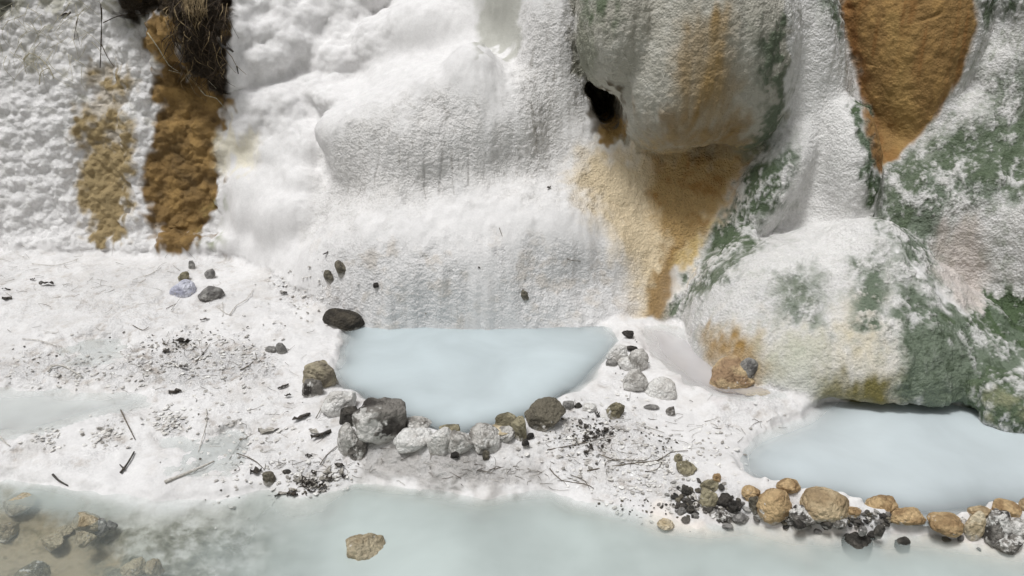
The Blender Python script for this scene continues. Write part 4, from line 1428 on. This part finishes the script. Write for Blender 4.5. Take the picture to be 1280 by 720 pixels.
def flake_area(r_):
    sp = [(120, 460, 70, 14, 3), (270, 445, 45, 20, 4), (210, 525, 14, 9, 2), (130, 545, 14, 9, 1), (60, 548, 14, 8, 1), (390, 600, 25, 10, 2), (740, 545, 40, 26, 4),
          (820, 590, 40, 26, 4), (300, 560, 45, 35, 2), (375, 365, 24, 16, 1), (890, 560, 40, 20, 1)]
    w = np.array([b[4] for b in sp], float); w /= w.sum()
    b = sp[r_.choice(len(sp), p=w)]
    return b[0] + r_.normal() * b[2], b[1] + r_.normal() * b[3], 1.0


crumbs('crust_flakes', ('white flakes of broken calcite crust on the silt and rock', 'crust'), 1500, flake_area, .009, ['white', 'white', 'crusty'], flat=.3, lift=.0)

# ------------------------------------------------------------------ twigs, leaves, roots
MAT_TWIG = plain_material('dead_twig', tuple(L(78, 70, 60)), tuple(L(126, 118, 106)), 60, .8)
MAT_PALE = plain_material('chalky_twig', tuple(L(170, 166, 158)), tuple(L(214, 211, 205)), 60, .85)
MAT_LEAF = plain_material('black_leaf', tuple(L(38, 34, 30)), tuple(L(70, 64, 56)), 50, .5)
MAT_GREYLEAF = plain_material('silted_leaf', tuple(L(120, 116, 108)), tuple(L(190, 186, 178)), 60, .8)
MAT_ROOT = plain_material('root', tuple(L(96, 78, 50)), tuple(L(150, 132, 98)), 60, .8)
MAT_DARKROOT = plain_material('dark_root', tuple(L(34, 26, 18)), tuple(L(74, 58, 36)), 60, .85)
MAT_STRAW = plain_material('dry_grass', tuple(L(150, 144, 122)), tuple(L(196, 190, 170)), 40, .85)


def tube(pts, r0, r1, sides=6, knob=.12, seed=0):
    r_ = np.random.RandomState(seed)
    pts = [Vector(p) for p in pts]
    Q = []
    n = max(2, int(8 / max(len(pts) - 1, 1)))
    for i in range(len(pts) - 1):                             # Catmull-Rom between the traced points
        p0 = pts[max(i - 1, 0)]; p1 = pts[i]; p2 = pts[i + 1]; p3 = pts[min(i + 2, len(pts) - 1)]
        for k in range(n):
            t = k / n
            Q.append(.5 * ((2 * p1) + (p2 - p0) * t + (2 * p0 - 5 * p1 + 4 * p2 - p3) * t * t + (3 * p1 - p0 - 3 * p2 + p3) * t ** 3))
    Q.append(pts[-1])
    Vv, Ff = [], []
    m = len(Q)
    for i, q in enumerate(Q):
        d = (Q[min(i + 1, m - 1)] - Q[max(i - 1, 0)])
        d = d.normalized() if d.length > 1e-6 else Vector((1, 0, 0))
        s = d.cross(Vector((.13, .21, .97))).normalized()
        u = s.cross(d)
        r = (r0 + (r1 - r0) * i / (m - 1)) * (1 + knob * r_.uniform(-1, 1))
        for k in range(sides):
            a = 2 * math.pi * k / sides
            Vv.append(tuple(q + s * (r * math.cos(a)) + u * (r * math.sin(a))))
    for i in range(m - 1):
        for k in range(sides):
            k2 = (k + 1) % sides
            Ff.append((i * sides + k, i * sides + k2, (i + 1) * sides + k2, (i + 1) * sides + k))
    Ff.append(tuple(range(sides))[::-1]); Ff.append(tuple((m - 1) * sides + k for k in range(sides)))
    return Vv, Ff


def join(parts):
    Vv, Ff = [], []
    for v, f in parts:
        o = len(Vv)
        Vv += v
        Ff += [tuple(i + o for i in q) for q in f]
    return Vv, Ff


def twig(lines, label, r=.0035, mat=None, group=None, lift=None, name='twig', cat='twig'):
    parts = []
    for j, ln in enumerate(lines):
        pts = [on_surface(px, py, (lift if lift is not None else r * .9)) for px, py in ln]
        rr = r if j == 0 else r * .7
        parts.append(tube(pts, rr, rr * .55, seed=j + len(label)))
    o = mesh_obj(name, *parts[0], mat or MAT_TWIG)
    for v, f in parts[1:]:
        mesh_obj('side_branch', v, f, mat or MAT_TWIG, o)
    tag(o, label, cat, group)
    return o


twig([[(684, 563), (720, 556), (770, 545)]], 'thin dark twig reaching into the black litter clump', .0028)
twig([[(734, 589), (780, 581), (822, 576), (838, 566), (860, 564)], [(756, 582), (766, 575), (822, 577), (828, 570)], [(806, 590), (820, 588), (828, 578)]],
     'long forked dark twig lying on white silt below the olive pebble', .0034)
twig([[(687, 586), (702, 601), (730, 605), (742, 611)], [(713, 594), (730, 601), (737, 612)]], 'thin branching twig at the stream shore below the umber boulder', .003)
twig([[(748, 568), (770, 576), (782, 580)]], 'short dark twig joining the long forked twig', .0028)
twig([[(206, 604), (236, 592), (268, 578)]], 'thick chalk white stick lying at the stream edge', .0085, MAT_PALE, name='stick', cat='stick')
twig([[(151, 513), (160, 532), (169, 550)]], 'grey leaning stick stuck in the thin water film', .004, MAT_TWIG)
twig([[(258, 512), (258, 530), (252, 552), (248, 566)]], 'slender grey twig standing in crust near the water film', .0035, MAT_PALE)
twig([[(287, 575), (298, 556), (304, 548)], [(304, 550), (316, 543)]], 'thin kinked twig among the silt near a pale leaf', .003)
twig([[(296, 567), (312, 573), (322, 579), (330, 587)]], 'thin twig ending at the dark umber stone', .003)
twig([[(300, 463), (312, 457), (321, 449), (330, 455)], [(321, 449), (319, 441)]], 'small forked twig on the flat near the grey pointed stone', .0035)
twig([[(245, 453), (256, 440), (263, 430)]], 'straight thin twig on the crusty flat', .003)
twig([[(287, 394), (296, 382), (308, 375), (317, 362)]], 'curved pale twig beside the grey angular rock', .0042, MAT_PALE)
twig([[(271, 383), (282, 392), (290, 394)], [(278, 378), (279, 395)]], 'small crossed pale twig below the grey angular rock', .003, MAT_PALE)
twig([[(60, 466), (65, 459), (78, 458), (92, 465), (103, 472)]], 'arched pale root looping out of the crust', .006, MAT_PALE)
twig([[(28, 424), (50, 426), (70, 433)]], 'thin grey twig lying on smooth silt far from stones', .003, MAT_PALE)
twig([[(181, 346), (192, 341), (201, 335)]], 'thin twig on the silt before the brown tongue', .003, MAT_PALE)
twig([[(40, 330), (70, 332), (98, 324)]], 'thin pale twig at the foot of the cauliflower wall', .003, MAT_PALE)
twig([[(395, 523), (402, 510), (407, 498)]], 'thin dark twig leaning on the round white crusted rock', .003)
twig([[(400, 582), (408, 570), (424, 556)]], 'thin dark twig pointing at the knobbly stone', .003)
twig([[(66, 594), (74, 602), (85, 608)]], 'short black twig in the milky shallows', .006, MAT_LEAF)
twig([[(151, 592), (160, 580), (168, 566)], [(156, 588), (150, 582)]], 'black broken stick end poking out of silt', .007, MAT_LEAF, name='stick', cat='stick')
twig([[(0, 546), (6, 553), (12, 558)]], 'short grey twig at the edge of the thin water film', .004, MAT_PALE)
twig([[(540, 557), (538, 575)]], 'fine vertical root hanging on the dam below the white rock', .0022)
twig([[(709, 324), (716, 326), (726, 327)]], 'fine short twig stuck to the cascade apron', .0025)
twig([[(624, 285), (628, 296)]], 'fine dark needle stuck to the white cascade', .0025)
twig([[(208, 386), (220, 380)], [(214, 388), (226, 372)]], 'tiny crossed twigs on the flat below the bluish rock', .0025)
twig([[(795, 528), (812, 535), (830, 541)]], 'thin pale twig half sunk in silt beyond the olive pebble', .0026, MAT_PALE)
twig([[(203, 424), (207, 432), (212, 424)]], 'tiny bent twig beside the black litter on the flat', .0026)
twig([[(166, 407), (178, 413), (186, 409)]], 'small dark forked twig on the flat above the film', .003)


def leaf_mesh(Lh, Wh, curl, r_):
    nu, nv = 7, 3
    zz = r_.uniform(-1, 1, nu * nv); ww = r_.uniform(.6, 1.25, nu * nv)
    Vv, Ff = [], []
    for side in (0, 1):
        for i in range(nu):
            t = i / (nu - 1)
            w = Wh * math.sin(math.pi * min(max(t, .04), .97)) ** .8
            for j in range(nv):
                s = j - 1
                Vv.append(((t - .5) * 2 * Lh, s * w * ww[i * nv + j], curl * (abs(s) * Wh * .55 + math.sin(5 * t + 2 * s) * Lh * .14) + (0.0015 if side == 0 else 0) + zz[i * nv + j] * Wh * .5))
    m = nu * nv
    for i in range(nu - 1):
        for j in range(nv - 1):
            a = i * nv + j
            Ff.append((a, a + nv, a + nv + 1, a + 1))
            Ff.append((m + a, m + a + 1, m + a + nv + 1, m + a + nv))
    return Vv, Ff


def leaf(px, py, length_px, width_px, ang, label, group=None, mat=None, curl=.5, seed=1):
    r_ = np.random.RandomState(seed)
    p = on_surface(px, py)
    d = p.y * CP - (p.z - CAM_H) * SP
    v, f = leaf_mesh(length_px / 2 * d / FPX, width_px / 2 * d / FPX, curl, r_)
    o = mesh_obj('fallen_leaf', v, f, mat or MAT_LEAF)
    o.location = (p.x, p.y, p.z + .004)
    o.rotation_euler = (r_.uniform(-.3, .3), r_.uniform(-.2, .2), ang)
    tag(o, label, 'leaf', group)
    return o


leaf(377, 522, 24, 9, .6, 'black curled leaf on the silt beside the round white rock', seed=3)
leaf(402, 545, 26, 11, .5, 'large black crumpled leaf near the dark angular stone', curl=.9, seed=4)
leaf(392, 540, 14, 8, -.4, 'small silted leaf touching the large black crumpled leaf', mat=MAT_GREYLEAF, seed=5)
leaf(336, 539, 26, 12, .4, 'pale oval leaf outlined in the silt of the flat', mat=MAT_GREYLEAF, curl=.3, seed=6)
leaf(354, 484, 15, 5, .7, 'thin curled dark leaf on the flat near the tall rock', seed=7)
leaf(360, 495, 8, 5, .1, 'tiny dark leaf crumb near the tall rock', seed=8)
leaf(219, 491, 16, 9, .1, 'black crumpled leaf on the shore of the thin water film', curl=.8, seed=9)
leaf(320, 591, 14, 12, .4, 'black crumpled leaf leaning on the dark umber stone', curl=.9, seed=10)
leaf(386, 570, 9, 6, 0, 'single black leaf scrap above the shore litter', seed=11)
leaf(231, 428, 18, 9, .2, 'black leaf in the litter on the crusty flat', group='black leaves in the litter of the flat', curl=.9, seed=12)
leaf(208, 440, 10, 7, 1.0, 'black leaf in the litter on the crusty flat', group='black leaves in the litter of the flat', seed=13)
leaf(229, 459, 12, 5, -.3, 'dark narrow leaf on ribbed crust of the flat', seed=14)
leaf(278, 426, 9, 4, .2, 'tiny dark leaf on the smooth part of the flat', seed=15)
leaf(256, 400, 11, 4, .3, 'thin black leaf scrap below the grey angular rock', seed=16)
leaf(58, 355, 17, 9, .2, 'black leaf lying alone on the silt near the cauliflower wall', curl=.8, seed=17)
leaf(41, 350, 6, 4, .2, 'tiny black scrap beside the lone black leaf', seed=18)
leaf(8, 362, 10, 4, .1, 'dark leaf scrap of a pair at the wall foot', group='pair of dark scraps at the wall foot', seed=19)
leaf(9, 374, 12, 7, .1, 'dark leaf scrap of a pair at the wall foot', group='pair of dark scraps at the wall foot', seed=20)
leaf(355, 367, 8, 5, .1, 'dark crumb of leaf on the rough patch of the flat', seed=21)
leaf(408, 317, 10, 4, .8, 'thin black leaf scrap on the cascade foot above the brown stones', seed=22)
leaf(686, 235, 8, 4, .9, 'black scrap stuck on the white shoulder of the cascade', seed=23)
for i in range(26):                                              # leaf litter at the stream shore
    a = rng.uniform(-1, 1)
    leaf(388 + a * 40 + rng.normal() * 4, 600 + abs(a) * 6 - a * 12 + rng.normal() * 5, rng.uniform(9, 17), rng.uniform(5, 9), rng.uniform(0, 3.1),
         'dark wet leaf in the heap of litter at the stream shore' if i % 2 else 'grey silted leaf in the heap of litter at the stream shore',
         'dark leaves heaped at the shore' if i % 2 else 'silted leaves heaped at the shore', MAT_LEAF if i % 2 else MAT_GREYLEAF, .8, 40 + i)
for i in range(22):
    leaf(742 + rng.normal() * 16, 546 + rng.normal() * 11, rng.uniform(5, 10), rng.uniform(4, 7), rng.uniform(0, 3.1),
         'black leaf scrap in the litter clump below the olive pebble', 'scraps of the litter clump below the olive pebble', MAT_LEAF, .7, 90 + i)

# roots and dead stems hanging from the earth bank
def strands(name, label, cat, n, fn, mat, kind='stuff'):
    parts = [fn(i) for i in range(n)]
    v, f = join(parts)
    o = mesh_obj(name, v, f, mat)
    return tag(o, label, cat, kind=kind)


def root_strand(i):
    px = rng.uniform(212, 286); py = rng.uniform(0, 95)
    if px < 232:
        py *= .6
    L_ = rng.uniform(12, 42)
    a = rng.uniform(-.5, .9)
    pts = []
    p0 = on_surface(px, py)
    for k in range(4):
        t = k / 3
        q = on_surface(px + math.sin(a) * L_ * t + rng.normal() * 2, py + L_ * t * .9)
        off = .03 + .07 * math.sin(math.pi * t) * rng.uniform(.3, 1)
        pts.append((q.x, min(q.y, p0.y + .03) - off, q.z + .02))
    return tube(pts, rng.uniform(.0018, .005), .0012, 5, seed=i)


strands('root_tangle', 'tangle of dark roots hanging from the overhanging earth bank', 'roots', 110, root_strand, MAT_DARKROOT)
strands('dry_roots', 'pale dead roots and grass hanging out of the dark earth bank', 'roots', 34, root_strand, MAT_ROOT)


def grass_strand(i):
    px = rng.uniform(5, 118); py = rng.uniform(-5, 85)
    L_ = rng.uniform(12, 40)
    a = rng.uniform(-1.2, 1.2)
    pts = []
    for k in range(4):
        t = k / 3
        q = on_surface(px + math.sin(a) * L_ * t + 6 * math.sin(3 * t + i), py + L_ * t * math.cos(a * .7))
        pts.append((q.x, q.y - .02 - .03 * math.sin(math.pi * t), q.z + .01))
    return tube(pts, rng.uniform(.0012, .0028), .001, 5, seed=i)


strands('dead_grass', 'crusted dead grass and stems draped over the top of the white wall', 'grass', 70, grass_strand, MAT_STRAW)
# tuft of dry grass beside the earth bank
strands('dry_grass_tuft', 'tuft of brown dry grass drooping from the edge of the earth bank', 'grass', 60,
        lambda i: (lambda px: tube([(q.x, q.y - .03 - .05 * math.sin(1.6 * t), q.z) for t, q in [(t, on_surface(px + t * rng.uniform(-2, 8), -6 + t * rng.uniform(18, 34))) for t in (0, .35, .7, 1)]],
                                   .0018, .0009, 4, seed=i))(rng.uniform(232, 262)), MAT_ROOT)


def stem(lines, label, r, mat, out=.06, name='dead_stem', cat='stem'):
    parts = []
    for j, ln in enumerate(lines):
        pts = []
        for px, py in ln:
            q = on_surface(px, py)
            pts.append((q.x, q.y - out, q.z))
        parts.append(tube(pts, r * (1 if j == 0 else .6), r * (.6 if j == 0 else .35), seed=j))
    o = mesh_obj(name, *parts[0], mat)
    for v, f in parts[1:]:
        mesh_obj('side_branch', v, f, mat, o)
    tag(o, label, cat)


stem([[(129, -20), (131, 20), (130, 60), (129, 84)], [(133, 28), (145, 22), (158, 18), (172, 18), (190, 16)], [(131, 55), (138, 70), (146, 82)]],
     'dark bare sapling stem with side branch hanging before the tan streak', .006, MAT_DARKROOT, .05)
stem([[(100, 20), (97, 35), (95, 50)], [(98, 38), (103, 58)]], 'thin bare stem on the crusted wall beside the sapling', .003, MAT_DARKROOT, .03)
stem([[(188, 40), (202, 60), (214, 80), (226, 88)]], 'pale curved root arching over the brown tongue', .0045, MAT_STRAW, .05)
stem([[(213, 87), (228, 91)]], 'short pale root stub at the top of the brown tongue', .0035, MAT_STRAW, .03)
stem([[(250, 108), (258, 118), (272, 122), (282, 134)], [(262, 100), (272, 110)]], 'pale forked root along the lower rim of the earth bank', .004, MAT_STRAW, .03)
stem([[(276, 46), (280, 56), (290, 60), (295, 64)], [(281, 57), (278, 66)]], 'black stubby broken branch sticking out beside the white flow', .012, MAT_LEAF, .06, 'broken_branch', 'branch')
stem([[(297, 82), (299, 92)]], 'small black root stub below the broken branch', .006, MAT_LEAF, .02)
stem([[(272, -6), (277, 8), (282, 18)]], 'thin dark root curving over the white flow top', .003, MAT_DARKROOT, .02)
stem([[(32, 74), (40, 66), (52, 72), (64, 84), (70, 98)], [(40, 66), (33, 76), (36, 92)]], 'arched crusted stem looping on the white wall', .005, MAT_STRAW, .03)
stem([[(52, 105), (54, 90), (64, 84)]], 'short crusted stem joining the arched loop', .004, MAT_STRAW, .03)
leaf(82, 19, 15, 6, .1, 'black clump of dead leaves on top of the white wall', seed=130)


# fine hair-thin twigs and needles strewn over the silt, too many to tell apart
def litter_strand(i):
    sp = [(260, 450, 70, 25), (330, 540, 60, 40), (130, 460, 90, 40), (760, 570, 60, 30), (850, 540, 60, 25), (100, 350, 80, 25), (400, 590, 40, 15), (640, 590, 50, 8)]
    b = sp[rng.randint(len(sp))]
    px = b[0] + rng.normal() * b[2]; py = b[1] + rng.normal() * b[3]
    a = rng.uniform(0, 6.28); L_ = rng.uniform(5, 20)
    return tube([on_surface(px + math.cos(a) * L_ * t + rng.normal(), py + math.sin(a) * L_ * t * .5 + rng.normal() * .7, .003) for t in (0, .5, 1)], rng.uniform(.0009, .0018), .0007, 4, seed=i)


strands('needle_litter', 'hair-thin twigs and needles strewn over the white silt', 'litter', 300, litter_strand, MAT_TWIG)
strands('needle_litter', 'chalk-coated hair-thin twigs strewn over the white silt', 'litter', 200, litter_strand, MAT_PALE)
